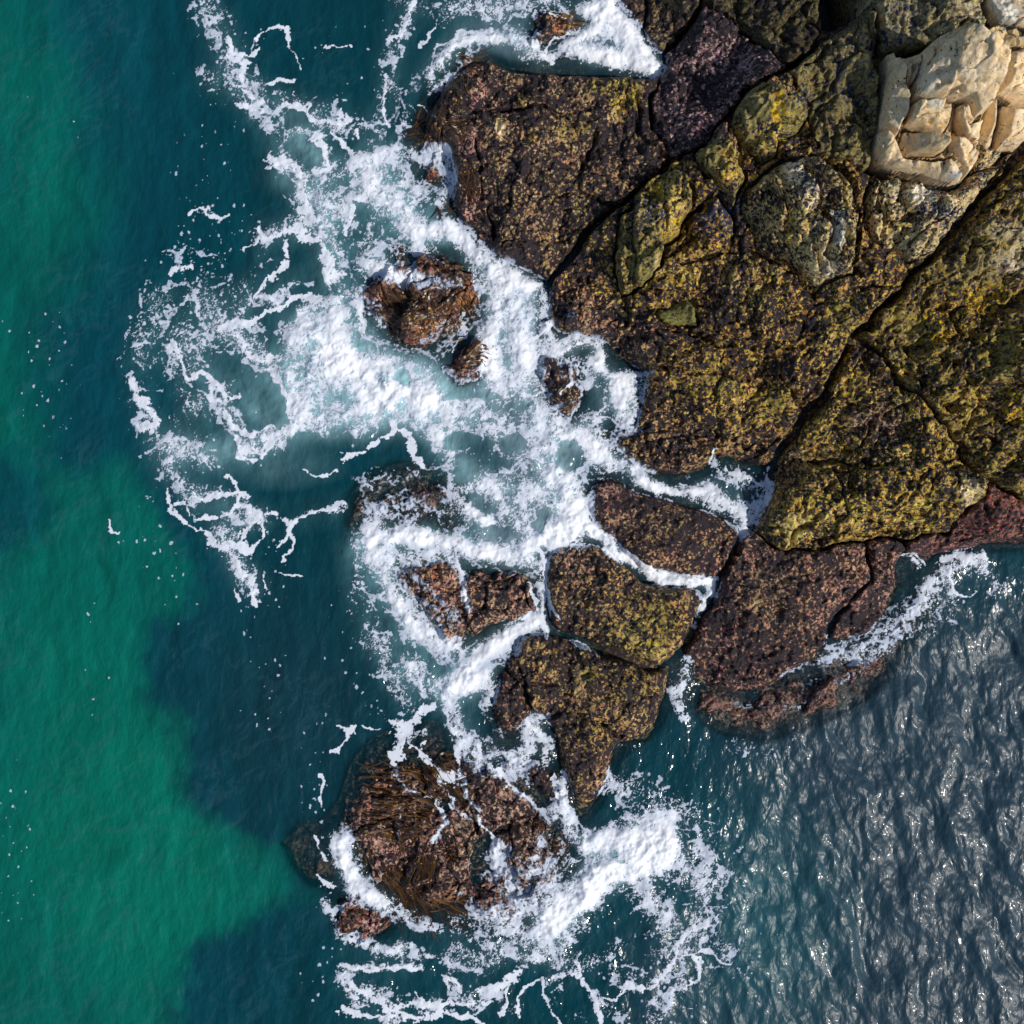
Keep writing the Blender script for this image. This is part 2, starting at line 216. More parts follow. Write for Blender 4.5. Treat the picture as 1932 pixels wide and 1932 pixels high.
CLS = {  # light crust colour, share of dark mussels, bluishness of the mussels
 'wet': ((.31,.21,.12),.68), 'purple': ((.29,.19,.18),.66), 'wetolive': ((.17,.13,.05),.58), 'darkolive': ((.085,.072,.030),.45),
 'spotolive': ((.16,.13,.055),.35), 'greyolive': ((.20,.17,.09),.33), 'pale': ((.64,.49,.30),.07), 'tan': ((.48,.37,.21),.12),
 'mid': ((.35,.23,.085),.62), 'layer': ((.23,.17,.055),.48), 'gold': ((.34,.24,.08),.53), 'red': ((.32,.18,.12),.68), 'darkred': ((.22,.09,.07),.56),
 'mus': ((.33,.20,.11),.69), 'musgold': ((.34,.23,.09),.64), 'oliveyellow': ((.22,.18,.07),.42), 'olivegold': ((.26,.20,.075),.46), 'olive': ((.17,.15,.05),.3),
 'blue': ((.40,.31,.15),.46), 'paleblue': ((.48,.38,.20),.40), 'kelp': ((.22,.10,.05),.50), 'sunk': ((.11,.07,.04),.50), 'sunkred': ((.16,.09,.06),.45),
 'pink': ((.36,.23,.15),.50), 'pinkkelp': ((.34,.21,.15),.55)}

print('rocks')
UNI = np.zeros_like(X)
for (name, label, cat, pts, zc, grp, p) in R:
    if zc is None:
        P = [at(a, b, max(0, float(elev(np.float64(a), np.float64(b))))) for a, b in pts]
        x0, x1, y0, y1 = window(P, .1)
        UNI[y0:y1, x0:x1] = np.maximum(UNI[y0:y1, x0:x1], seg_dist(P, x0, x1, y0, y1, True)[3])
SHORE = sstep(.50, .98, blurn(np.clip(blurn(UNI, 3)*1.5-.2, 0, 1), 15))
Z = np.full(X.shape, -9, np.float32); OWN = np.full(X.shape, -1, np.int16)
COL = np.zeros(X.shape+(3,), np.float32); COV = np.zeros(X.shape, np.float32); SMO = np.zeros(X.shape, np.float32)
WOB = .09
for i, (name, label, cat, pts, zc, grp, p) in enumerate(R):
    mu = sum(a for a, b in pts)/len(pts); mv = sum(b for a, b in pts)/len(pts)
    if zc is None:
        P = [at(a, b, max(0, float(elev(np.float64(a), np.float64(b))) + p.get('up', 0)*.3)) for a, b in pts]
    else: P = [at(a, b, 0) for a, b in pts]
    hard = p['cls'] == 'pale'
    WARP = 3 if hard else 0
    x0, x1, y0, y1 = window(P, .3)
    sl_ = (slice(y0, y1), slice(x0, x1))
    d, _, _, ins, _ = seg_dist(P, x0, x1, y0, y1, True)
    WARP = 0
    sd = np.where(ins, d, -d) + (0 if hard else 1)*(fbm(X[sl_]*2.2, Y[sl_]*2.2, 4, 30)-.5)*(.55 if zc is not None else .07) - .004
    ins = sd > 0
    e = E[sl_] if zc is None else np.full(sd.shape, zc, np.float32)
    c = p.get('c', .5); wd = p.get('w', .3)*(.36 if zc is None and not p.get('up') else 1); f = p.get('f', .6); up = p.get('up', 0); sm = p.get('smooth', 0)
    t = np.clip(sd/wd, 0, 1); pr = (1-(1-t)**1.4) if hard else 1-(1-t)**2.4
    if zc is None and not up: c = c*.5
    top = e + up
    if 'tilt' in p:
        cx = sum(q[0] for q in P)/len(P); cy = sum(q[1] for q in P)/len(P)
        top = top + p['tilt'][0]*(X[sl_]-cx) + p['tilt'][1]*(Y[sl_]-cy)
    if 'ridge' in p:
        a, b, a2, b2, h = p['ridge']; Q = [at(a, b, 2), at(a2, b2, 2)]
        rd, _, rs, _, _ = seg_dist(Q, x0, x1, y0, y1, False)
        top = top + h*np.clip(1-rd/.8, 0, 1) - h*.3
    top = top + f*(FAC1[sl_]*.60 + FAC2[sl_]*.30*(1-.6*sm)) - f*(.11*CRK1[sl_] + .07*CRK2[sl_]*(1-.7*sm))
    top = top + ((.12 if hard else .42)*N1[sl_] + N2[sl_]*.20*(1-.5*sm))*min(1.2, .6+f)
    top = top + LEDGE[sl_]*1.5*min(1, f)*(1-.6*sm)*(0 if zc is not None or hard else 1)
    if p.get('bed'): top = top + BED[sl_]*.35*p['bed']
    if p.get('rib'): top = top + (np.abs(fbm((X[sl_]*.9+Y[sl_]*.43)*2.6+WX[sl_]*2, (Y[sl_]*.9-X[sl_]*.43)*.5, 3, 44)-.5)*1.6-.2)
    top = top + (CLP[sl_]*.075 + MUS[sl_]*.03)*(1-.80*sm)*(1-.85*(p['cls'] in ('pale', 'tan')))
    if zc is None: top = -.12 + (top+.12)*(1-(1-SHORE[sl_])**2.0)
    zb = np.maximum(np.minimum(e, top)-c, -.36)
    z = zb + (top-zb)*pr
    z = np.where(ins, z, -9)
    m = ins
    if zc is not None: m = ins & ((OWN[sl_] < 0) | (z > Z[sl_]))
    Z[sl_] = np.where(m, z, Z[sl_]); OWN[sl_] = np.where(m, i, OWN[sl_])
    col, cov = CLS[p['cls']]
    COL[sl_] = np.where(m[..., None], np.array(col, np.float32), COL[sl_]); COV[sl_] = np.where(m, cov, COV[sl_])
    SMO[sl_] = np.where(m, max(sm, .8 if p['cls'] in ('pale', 'tan') else 0), SMO[sl_])

# joints and cracks (map points, width m, depth m)
CRACKS = [
 ([(1990,225),(1925,288),(1883,350),(1804,444),(1704,548),(1620,634),(1590,692),(1532,772),(1480,842),(1455,884)],.065,.6),([(1400,1010),(1385,1060),(1360,1092)],.05,.4),([(1042,532),(1080,483),(1116,432),(1146,400),(1192,372),(1242,322),(1266,300)],.06,.35),([(1266,300),(1330,273),(1378,222),(1412,170)],.05,.3),([(1826,880),(1866,910),(1932,950)],.06,.3),([(1258,97),(1322,2)],.05,.3),([(1478,122),(1510,106),(1550,74),(1585,15)],.06,.4),([(1022,1190),(1060,1204),(1116,1222),(1160,1246),(1240,1270)],.03,.2),
 (K(2,[(1380,550),(1400,470),(1480,455),(1570,480),(1610,560)]),.03,.15),(K(2,[(1360,600),(1480,640),(1570,670),(1640,760),(1710,790)]),.03,.15),
 (K(2,[(1395,230),(1405,330),(1398,470)]),.045,.35),(K(2,[(1310,230),(1325,330),(1370,410),(1398,440)]),.05,.25),(K(2,[(1600,580),(1590,700),(1640,780),(1600,830)]),.03,.12),
 (K(2,[(1470,660),(1500,720),(1560,740)]),.025,.08),(K(2,[(1720,400),(1690,350),(1760,300),(1800,340)]),.025,.08),(K(2,[(1330,610),(1310,700),(1340,790)]),.03,.08),
 (K(2,[(1600,560),(1650,640),(1700,600),(1760,650)]),.03,.12),(K(2,[(1560,800),(1590,880),(1640,900)]),.03,.1),
 (K(2,[(500,1300),(620,1360),(760,1460),(880,1530)]),.04,.2),(K(2,[(1140,900),(1120,1000),(1130,1160),(1200,1290)]),.06,.35),
 (K(2,[(700,820),(790,940),(860,1060),(900,1200),(980,1290)]),.05,.3),(K(2,[(880,830),(920,960),(990,1080),(1040,1230)]),.05,.3),(K(2,[(960,1290),(1040,1400),(1070,1450)]),.04,.25),
 (K(2,[(1200,900),(1190,1060),(1230,1140)]),.05,.25),(K(2,[(1330,900),(1300,980),(1360,1090),(1500,1130)]),.05,.25),(K(2,[(1360,1270),(1480,1160),(1560,1110)]),.04,.2),
 (K(4,[(0,215),(120,235),(240,245),(330,300),(420,310)]),.05,.2),(K(4,[(640,460),(720,560),(790,640)]),.04,.2),(K(4,[(0,430),(200,450),(480,470)]),.05,.15),
 (K(4,[(740,900),(860,925),(1000,905),(1100,945),(1200,915)]),.05,.22),(K(4,[(1100,945),(1060,1020),(1040,1090)]),.05,.2),(K(4,[(1180,640),(1130,760),(1090,900)]),.04,.12),
 (K(4,[(1300,400),(1450,560),(1620,700),(1850,880)]),.05,.2),(K(4,[(1400,300),(1600,420),(1760,600),(1900,720)]),.04,.15),(K(4,[(1500,100),(1640,240),(1800,380),(1930,520)]),.04,.15),
 (K(4,[(780,1330),(980,1290),(1180,1300),(1300,1330)]),.05,.15),(K(4,[(960,1720),(1040,1640),(1140,1530)]),.04,.2),(K(4,[(700,1340),(760,1260),(860,1220)]),.04,.15),
 (K(1,[(1300,950),(1340,860),(1390,720),(1400,690)]),.05,.2),(K(1,[(760,600),(1000,575),(1120,560),(1240,610)]),.05,.2),(K(1,[(780,720),(800,900),(810,1060)]),.04,.18),(K(1,[(860,1100),(865,1240)]),.05,.2),
 (K(1,[(1180,1010),(1330,1010),(1500,1060)]),.04,.15),(K(1,[(1620,480),(1640,620),(1640,720),(1780,830)]),.06,.2),(K(1,[(1400,430),(1540,480),(1610,560),(1620,640)]),.03,.12),
 (K(5,[(1250,170),(1350,150),(1480,140)]),.03,.08),(K(5,[(1100,40),(1220,160),(1290,220)]),.04,.15),(K(5,[(1670,370),(1700,430),(1760,440)]),.05,.2),
 (K(3,[(1700,380),(1640,560),(1560,700)]),.05,.15),(K(2,[(0,1400),(60,1290),(140,1220),(230,1060)]),.07,.4),(K(2,[(240,900),(330,1020),(420,1080),(440,1180)]),.06,.3),
 (K(2,[(940,200),(860,290),(800,330)]),.05,.2),(K(2,[(820,0),(880,90),(960,80)]),.06,.3),(K(2,[(1120,100),(1150,200),(1140,310)]),.04,.2),(K(2,[(560,100),(700,230),(800,270)]),.05,.2)]
def splat(pts, z, wd):
    P = [at(a, b, max(0, float(elev(np.float64(a), np.float64(b)))) if z is None else z) for a, b in pts]
    x0, x1, y0, y1 = window(P, wd*3)
    d, arc, sd, _, L = seg_dist(P, x0, x1, y0, y1, False)
    return (slice(y0, y1), slice(x0, x1)), d, arc, sd, L
CRK = np.zeros_like(X)
for pts, wd, dep in CRACKS:
    WARP = 2
    s_, d, arc, sd, L = splat(pts, None, wd)
    WARP = 0
    d = d + (vnoise(X[s_]*6, Y[s_]*6, 2)-.5)*.06
    g = np.exp(-(d/wd)**2)*(.5+vnoise(arc*2, arc*0, 1))
    CRK[s_] = np.maximum(CRK[s_], g*dep*1.3)
Z = np.where(OWN >= 0, Z-CRK, Z)

# seabed
land = (OWN >= 0).astype(np.float32)
near = blurn(land, 20); far = blurn(land, 60)
BEDZ = -3.3 + 2.95*sstep(0, .42, near) + .9*far*(1-near) + (N1*.7)
BEDZ = np.where(SHORE > .35, np.maximum(E-.7, -.45), np.where(OWN >= 0, -.55, np.minimum(BEDZ, -.32))).astype(np.float32)
TOP = np.maximum(Z, BEDZ)
PX = X*CAMH/(CAMH-np.maximum(TOP, 0))/S+966; PY = 966-Y*CAMH/(CAMH-np.maximum(TOP, 0))/S    # survey coordinates of every ground point

# ------------------------------------------------------------------ patches of crust colour
def patch(u, v, ru, rv, col, k=1.0, cov=None, ang=0):
    hh = max(ru, rv)*1.6
    x0, x1, y0, y1 = window([at(u-hh, v+hh, 0), at(u+hh, v-hh, 0), at(u-hh, v+hh, 4), at(u+hh, v-hh, 4)], .1)
    s_ = (slice(y0, y1), slice(x0, x1))
    a = math.radians(ang); du = PX[s_]-u; dv = PY[s_]-v
    p_ = du*math.cos(a)+dv*math.sin(a); q_ = -du*math.sin(a)+dv*math.cos(a)
    r = np.sqrt((p_/ru)**2+(q_/rv)**2) + (N1[s_]+N2[s_])*1.1
    g = (1-sstep(.45, 1.15, r))*k
    COL[s_] = COL[s_]*(1-g[..., None]) + np.array(col, np.float32)*g[..., None]
    if cov is not None: COV[s_] = COV[s_]*(1-g)+cov*g
YEL=(.46,.30,.05); OCH=(.40,.29,.09); OLV=(.22,.18,.05); PNK=(.36,.20,.19); PUR=(.26,.17,.18); LGR=(.55,.56,.50); BRN=(.15,.065,.02); ORG=(.42,.17,.04); CRM=(.66,.55,.38); GRN=(.10,.10,.03)
PATCH = [(1830,30,30,40,(.42,.35,.20),.8,.12),(1780,40,40,30,(.33,.27,.14),.5,.2),(1180,180,30,45,OCH,.9,.35),(1195,165,20,40,OLV,.8,.3),(945,235,12,26,(.6,.47,.25),1,.1),(985,190,16,20,OCH,.6,.5),(1150,160,60,25,OLV,.7,.5),(1090,240,50,30,OLV,.6,.5),
 (1040,470,25,50,OCH,.6,.45),(1110,420,50,60,OLV,.5,.55),(1060,260,10,18,OCH,.8,.4),(1000,260,18,16,OCH,.7,.4),(880,130,35,20,PNK,.8,.45),(900,180,30,40,PNK,.7,.45),(880,260,30,40,PNK,.7,.45),(890,380,30,50,PNK,.5,.5),
 (1380,120,80,50,PUR,.6,.55),(1330,240,50,30,PNK,.6,.5),(1290,180,40,60,PUR,.5,.6),
 (1470,210,14,40,YEL,1,.2),(1455,255,28,28,OCH,.9,.45),(1500,225,30,30,OLV,.6,.35),(1420,200,30,40,(.17,.15,.06),.8,.1),
 (1378,310,22,40,OCH,.9,.3),(1372,335,16,24,YEL,.6,.2),(1340,285,20,30,(.16,.14,.055),.8,.12),
 (1270,370,34,34,OCH,.9,.3),(1240,365,20,20,YEL,.7,.2),(1210,500,30,50,(.20,.17,.06),.9,.15),(1238,495,10,24,(.60,.46,.22),.9,.05),(1265,440,20,30,YEL,.6,.3),(1185,450,14,40,GRN,.7,.3),
 (1255,500,45,60,OLV,.4,.4),(1280,590,45,22,GRN,.9,.2),(1245,575,30,8,OCH,.8,.2),
 (1500,320,20,30,(.66,.56,.40),.8,.4),(1530,360,26,40,(.55,.46,.30),.7,.5),(1580,430,20,50,LGR,.8,.3),(1540,480,40,50,(.55,.44,.24),.8,.35),(1500,430,26,50,OCH,.6,.35),(1570,505,26,26,(.5,.45,.35),.7,.35),
 (1680,370,30,40,(.6,.5,.28),.7,.4),(1750,365,30,22,(.66,.60,.48),.9,.2),(1770,400,40,20,(.55,.5,.42),.8,.6),(1790,390,50,30,(.58,.46,.26),.6,.4),(1700,420,40,30,OCH,.5,.5),
 (1450,560,60,50,OCH,.5,.5),(1400,520,60,40,(.33,.24,.12),.5,.5),(1600,600,60,60,OLV,.5,.45),(1560,640,60,40,OCH,.5,.5),(1420,500,14,20,OCH,.8,.2),(1300,520,40,30,OCH,.5,.4),
 (1350,700,60,50,OLV,.7,.45),(1400,770,60,50,OCH,.5,.45),(1460,760,40,40,OLV,.7,.35),(1270,730,30,30,OCH,.5,.5),(1200,640,70,50,PNK,.4,.6),(1120,600,60,60,PNK,.4,.6),(1290,860,60,40,PNK,.3,.6),
 (1800,600,70,40,YEL,.45,.4,),(1850,560,60,30,YEL,.5,.4),(1910,770,20,40,YEL,.7,.3),(1880,670,50,50,OLV,.6,.3),(1780,640,30,22,YEL,.6,.35),(1820,760,50,30,OCH,.6,.3),(1900,440,60,30,(.3,.26,.17),.7,.15),(1910,500,50,36,(.45,.38,.28),.8,.12),
 (1700,600,50,40,OLV,.6,.25),(1850,500,70,50,(.17,.14,.06),.7,.25),
 (1610,720,26,24,OCH,.8,.3),(1700,700,20,40,OCH,.6,.4),(1540,960,60,40,OCH,.7,.4),(1500,1000,34,30,(.40,.33,.12),.9,.2),(1600,960,80,40,OCH,.6,.45),(1700,960,80,40,OCH,.6,.45),(1710,855,20,16,(.5,.38,.14),.9,.2),(1835,925,26,34,(.48,.38,.20),1,.12),
 (1440,985,26,50,(.17,.15,.05),.7,.4),(1640,800,60,40,(.22,.15,.14),.6,.6),(1750,860,60,40,OCH,.5,.5),
 (1600,1120,60,40,(.31,.18,.14),.6,.58),(1450,1120,80,60,(.26,.20,.09),.6,.52),(1500,1200,80,40,(.20,.14,.07),.6,.55),(1400,1260,90,40,(.26,.13,.10),.6,.6),(1680,1090,40,60,(.31,.18,.14),.6,.58),
 (1200,1220,70,34,(.31,.27,.08),.6,.45,20),(1240,1180,40,50,OLV,.7,.45),(1230,1230,40,20,OCH,.6,.3),(1150,1150,80,40,OLV,.3,.55),(1080,1060,60,40,PNK,.5,.55),(1110,1275,26,26,OLV,.8,.3),(1200,1300,60,60,OLV,.5,.5),(1130,1440,40,60,(.33,.16,.10),.5,.55),
 (950,1320,30,50,PNK,.5,.5),(1250,1000,80,40,OLV,.4,.55),(1130,930,40,30,PNK,.5,.55),(1350,1010,40,40,OCH,.3,.55),
 (800,600,50,30,ORG,.5,.4),(770,560,30,40,BRN,.8,.5),(880,560,14,40,ORG,.6,.4),(840,510,40,30,(.28,.17,.10),.7,.5),(870,680,20,20,ORG,.4,.4),(1065,45,28,16,ORG,.8,.25),(1015,60,20,30,(.05,.05,.05),.7,.6),
 (720,1520,60,40,BRN,.8,.4),(760,1600,80,60,(.36,.22,.18),.6,.5),(800,1630,14,50,(.48,.27,.23),.8,.2),(740,1690,40,20,(.45,.23,.17),.8,.3),(880,1590,50,40,(.38,.26,.16),.7,.5),(850,1700,40,50,BRN,.9,.4),(800,1560,40,40,BRN,.6,.5),
 (960,1530,70,40,(.34,.24,.18),.6,.45),(1000,1580,50,30,(.33,.22,.14),.6,.5),(1000,1680,60,40,(.25,.17,.13),.6,.45),(850,1120,50,50,(.42,.22,.16),.6,.4),(920,1130,50,40,(.34,.23,.14),.6,.5),(815,1075,30,20,ORG,.4,.35),(700,1745,30,20,(.5,.28,.26),.7,.3),
 (820,240,30,30,ORG,.3,.4),(800,210,30,50,BRN,.7,.5),(780,1440,50,30,BRN,.8,.5),(680,940,20,40,(.16,.10,.05),.7,.4),(1770,260,50,50,(.50,.37,.20),.6,.04),(1745,160,20,50,(.50,.55,.48),.5,.04,-30),(1790,130,70,30,CRM,.6,.02),(1740,280,40,30,(.46,.33,.17),.6,.05),(1800,330,20,12,(.35,.40,.42),.6,.2),
 (1860,330,30,10,(.3,.26,.15),.5,.5),(1660,35,12,50,(.45,.36,.18),.6,.2),(1635,90,12,50,(.40,.33,.16),.5,.2),(1900,20,40,30,(.55,.62,.62),.5,.03,35),(1820,55,12,20,(.5,.33,.14),.7,.1)]
for q_ in PATCH: patch(*q_)
COV = np.clip(COV + (RC1*.10 + RC2*.14)*(COV > .25)*(1-SMO), 0, 1)
tide = (1-sstep(.25, .95, Z))*(OWN >= 0); COL = COL*(1-.35*tide[..., None]) + np.array((.27,.17,.15), np.float32)*.35*tide[..., None]; COV = COV + .03*tide
BLU = np.zeros_like(X)
for (u, v, r_) in [(1500,320,35),(1530,350,35),(1520,430,30),(1590,420,25),(1560,500,30),(1690,370,30),(1740,390,50),(1780,410,40),(1830,330,40),(1880,290,30),(1760,340,40),(1630,90,60),(1470,230,50),(1520,190,30),(1230,400,40),(1360,400,50),(1700,30,80),(1600,150,60),(1800,370,40)]:
    BLU = np.maximum(BLU, np.clip(1.3-np.hypot(PX-u, PY-v)/r_, 0, 1))

# ------------------------------------------------------------------ foam
print('foam')
# broad fields of broken foam: (points, width, density[, z])
BR = []
def br(pts, wd, v): BR.append((pts, wd, v))
def dot(u, v, r, k): br([(u, v), (u+1, v)], r, k)
# main fan left of the headland
br([(600,640),(660,700),(730,735),(800,745)],55,1.0); br([(690,640),(700,700),(760,740)],34,.5); br([(640,600),(600,660),(580,740)],60,.62)
br([(700,600),(690,560),(640,560),(580,590),(550,640)],26,.6); br([(540,700),(560,760),(600,790),(660,790),(720,760)],34,.72)
br([(340,640),(380,680),(420,720),(470,740)],60,.42); br([(300,560),(270,640),(265,720),(280,800),(310,860)],40,.36)
br([(330,850),(400,850),(470,840),(540,820),(600,790)],30,.62); br([(310,860),(360,930),(420,960),(480,980)],32,.5); br([(420,1000),(440,1050),(480,1110)],22,.5)
br([(420,620),(480,660),(520,700)],45,.5); br([(360,560),(420,600),(520,560),(560,520)],34,.42); br([(330,480),(400,520),(460,560)],50,.26)
br([(480,780),(520,800),(560,800)],30,.6); br([(380,760),(440,800)],40,.45); br([(350,700),(360,800)],40,.4)
# upper left strings
br([(385,0),(420,60),(440,130),(470,180)],38,.42); br([(400,150),(480,190),(560,210),(640,240),(700,240)],34,.42); br([(560,250),(600,290),(600,350),(610,410),(620,470),(620,520)],26,.62)
br([(480,200),(520,280),(580,340),(600,400)],44,.36); br([(540,330),(600,380),(660,400),(700,370)],40,.55); br([(640,320),(690,310),(740,300)],22,.6); br([(420,100),(500,60),(560,130)],30,.22)
br([(640,200),(600,240),(560,280)],26,.34); br([(500,440),(560,420),(610,400)],24,.5); br([(430,560),(500,500),(560,440)],18,.42); br([(330,430),(400,410),(440,430)],30,.18)
br([(700,340),(740,380),(770,430)],36,.75); br([(720,400),(700,460),(690,520)],30,.5); br([(640,440),(660,480)],30,.3)
# channel between the kelp rock and the headland
br([(770,400),(800,440),(850,440)],22,.8); br([(770,420),(785,460)],14,.9); br([(850,430),(890,480),(945,520),(1000,545)],20,.88); br([(930,520),(960,570),(985,620),(990,680)],38,.92); br([(950,560),(920,640),(930,700)],26,.88)
br([(990,560),(1020,560),(1025,590)],16,.6); br([(700,500),(730,500),(760,530),(790,530)],18,.85); br([(720,460),(760,480),(820,470)],14,.45)
br([(1000,660),(960,720),(900,760),(840,760)],42,.62); br([(1000,700),(1010,770),(1040,830)],40,.70); br([(840,780),(920,800),(980,840),(1040,860)],46,.58); br([(780,770),(800,800),(850,850)],22,.75)
br([(860,880),(900,900),(960,920),(1020,930),(1060,950)],40,.66); br([(1060,830),(1100,830),(1140,860)],32,.72); br([(1050,880),(1070,930),(1075,980)],36,.98); br([(1080,960),(1090,1000),(1050,1010)],26,1.1)
br([(1090,985),(1130,1012),(1165,1045),(1210,1075),(1262,1094),(1340,1106)],9,1.25); br([(1250,1085),(1290,1082),(1320,1090)],7,.7); br([(1350,1094),(1342,1120),(1322,1145)],8,1.1); br([(1325,1135),(1308,1180)],8,.5)
br([(1120,860),(1160,870),(1200,885)],22,.85); br([(1190,890),(1240,916),(1310,924)],11,.95); br([(1310,924),(1345,930),(1380,950),(1400,975),(1405,995)],20,.78); br([(1360,890),(1400,900),(1430,930),(1425,960)],22,.52); br([(1440,890),(1447,930),(1420,985)],7,.55)
# small cove
br([(1045,660),(1080,648),(1125,650),(1135,690)],16,.88); br([(1120,690),(1160,705),(1205,708)],16,.8); br([(1170,720),(1175,770),(1190,795)],24,.9); br([(1110,720),(1140,760),(1110,800)],26,.6); br([(1080,680),(1110,700)],14,.6); br([(1040,790),(1080,820),(1120,830)],22,.6); br([(1205,715),(1195,780)],18,.55)
br([(1030,620),(1040,650),(1020,680)],9,.7)
# lower surf, upper part
br([(860,940),(880,1000),(900,1030)],30,.5); br([(700,1020),(760,1010),(830,1020),(900,1038),(980,1040),(1040,1010)],20,.98); br([(940,930),(960,970),(1000,990),(1040,1000)],26,.62); br([(880,960),(920,985)],16,.9); br([(700,1000),(720,1060),(745,1120),(790,1190),(850,1220)],30,.78)
br([(680,1010),(670,1080),(690,1150),(720,1220),(760,1270)],26,.45); br([(760,1050),(830,1050),(860,1060)],16,.6); br([(780,1140),(820,1200)],20,.5); br([(760,1120),(800,1190)],22,.55)
br([(940,1045),(990,1050),(1015,1070)],16,.9); br([(1010,1080),(1020,1120),(1022,1170),(1030,1200)],7,.7); br([(1020,1090),(1040,1150)],6,.5); br([(870,1070),(882,1120),(885,1160)],7,.85)
br([(850,1280),(900,1240),(950,1200),(1000,1172)],18,1.0); br([(840,1290),(880,1290),(910,1270)],20,.95); br([(770,1260),(810,1300),(850,1330)],26,.6); br([(700,1210),(740,1280),(780,1330)],26,.42); br([(900,1290),(930,1290),(925,1330)],14,.7)
br([(700,900),(740,910),(800,890),(860,880)],22,.34); br([(690,960),(760,960),(830,970)],26,.34); br([(650,1040),(670,1020),(700,1010)],12,.5); br([(540,980),(600,972),(650,955)],7,.6)
# between
br([(850,1310),(860,1360),(880,1410),(910,1440)],22,.62); br([(930,1430),(980,1430),(1000,1370),(1020,1350)],20,.6); br([(1000,1360),(1035,1390),(1030,1430)],12,.75); br([(900,1400),(950,1450),(1000,1460)],16,.4)
br([(1070,1465),(1065,1500),(1070,1530),(1090,1560)],8,.7); br([(1050,1530),(1080,1570),(1100,1590)],22,.75)
# lower breaker
br([(1040,1735),(1080,1690),(1130,1650),(1190,1615),(1250,1595)],36,1.25); br([(1110,1590),(1190,1580),(1250,1570)],26,1.0); br([(1180,1650),(1230,1620)],30,.9); br([(1000,1640),(1040,1640),(1070,1620)],20,.6)
br([(1250,1600),(1300,1650),(1330,1700)],50,.42); br([(1150,1480),(1220,1500),(1290,1530),(1330,1580),(1340,1650),(1320,1730),(1290,1790)],36,.44); br([(1190,1540),(1260,1540)],24,.6); br([(1210,1690),(1260,1720),(1250,1790)],34,.55)
br([(1310,1600),(1320,1680)],24,.5); br([(940,1740),(1000,1760),(1060,1790)],26,.6); br([(860,1740),(940,1790),(1000,1800),(1070,1770)],26,.5); br([(900,1720),(960,1720),(1030,1700)],26,.6); br([(930,1620),(960,1660),(990,1700)],22,.55); br([(1010,1590),(1000,1660),(1050,1670)],18,.5)
br([(940,1600),(935,1630)],10,1.1); br([(860,1790),(900,1810),(1040,1800)],20,.5); br([(1050,1820),(1120,1810),(1170,1780)],16,.45)
br([(640,1580),(655,1630),(672,1680),(730,1705)],18,.92); br([(650,1590),(660,1620)],14,.7); br([(620,1700),(650,1760),(700,1790),(780,1780)],12,.6); br([(700,1690),(760,1720),(820,1750)],14,.5)
# bottom lace
br([(650,1830),(700,1820),(770,1830),(800,1830)],12,.55); br([(650,1850),(680,1900),(740,1930)],18,.58); br([(700,1860),(760,1900),(860,1880),(930,1870),(960,1900)],22,.45); br([(840,1800),(860,1860),(900,1900)],14,.45)
br([(1040,1850),(1100,1830),(1150,1790)],14,.5); br([(1060,1860),(1040,1900),(1100,1930)],12,.3); br([(1170,1840),(1230,1860),(1240,1920)],34,.45); br([(1250,1830),(1310,1760),(1370,1790)],26,.42); br([(1300,1890),(1360,1830),(1420,1840)],40,.22); br([(1280,1740),(1330,1730)],26,.3)
br([(620,1760),(600,1850),(590,1930)],40,.12); br([(1400,1600),(1410,1700),(1400,1780)],20,.22)
# right cove
br([(1850,1050),(1800,1060),(1770,1090),(1740,1130)],22,.62); br([(1840,1060),(1870,1090),(1880,1130)],20,.5); br([(1740,1130),(1690,1180),(1640,1220),(1600,1240)],16,.52); br([(1700,1190),(1740,1180),(1790,1140)],30,.34); br([(1550,1240),(1620,1240),(1680,1220)],18,.4); br([(1790,1100),(1800,1170)],16,.4)
br([(1700,1055),(1730,1070)],6,.6); br([(1385,1400),(1440,1430),(1480,1420),(1500,1380)],16,.32); br([(1290,1250),(1275,1300),(1290,1350)],14,.62); br([(1560,1205),(1565,1230)],8,.5); br([(1170,1405),(1200,1410)],6,.5)
br([(1560,1300),(1500,1330)],20,.2)
# upper bay
br([(780,20),(760,70),(740,120),(730,170),(715,220),(700,270)],22,.42); br([(830,120),(860,95),(900,80),(960,75),(1010,85)],13,.95); br([(760,0),(830,20),(900,30)],26,.38); br([(850,10),(950,20),(1050,0)],30,.5); br([(930,0),(960,60),(1000,100)],22,.5)
br([(1100,20),(1140,10),(1170,50),(1210,90),(1240,130)],16,1.0); br([(1140,10),(1120,60),(1080,95),(1130,110),(1200,115),(1240,132)],20,.95); br([(1150,40),(1180,90)],26,.8); br([(810,130),(820,170),(860,140)],12,.6); br([(1000,100),(1040,110)],12,.8)
br([(740,160),(780,200),(760,260)],18,.36); br([(690,310),(740,290),(800,300),(850,290)],18,.55); br([(850,290),(858,340),(830,380)],14,.75); br([(780,370),(820,380)],18,.5); br([(730,290),(760,340),(790,370)],20,.55); br([(1240,132),(1243,140)],7,1.0)
br([(700,1790),(760,1800),(840,1800),(900,1830)],16,.42); br([(1000,1700),(1050,1750),(1100,1740)],22,.6); br([(960,1480),(1010,1520),(1060,1560)],10,.35); br([(720,1350),(760,1400),(800,1380)],12,.35); br([(1290,1850),(1240,1930)],22,.45); br([(1120,1880),(1180,1930)],20,.4); br([(250,600),(240,700)],14,.25); br([(300,900),(280,950)],16,.3)
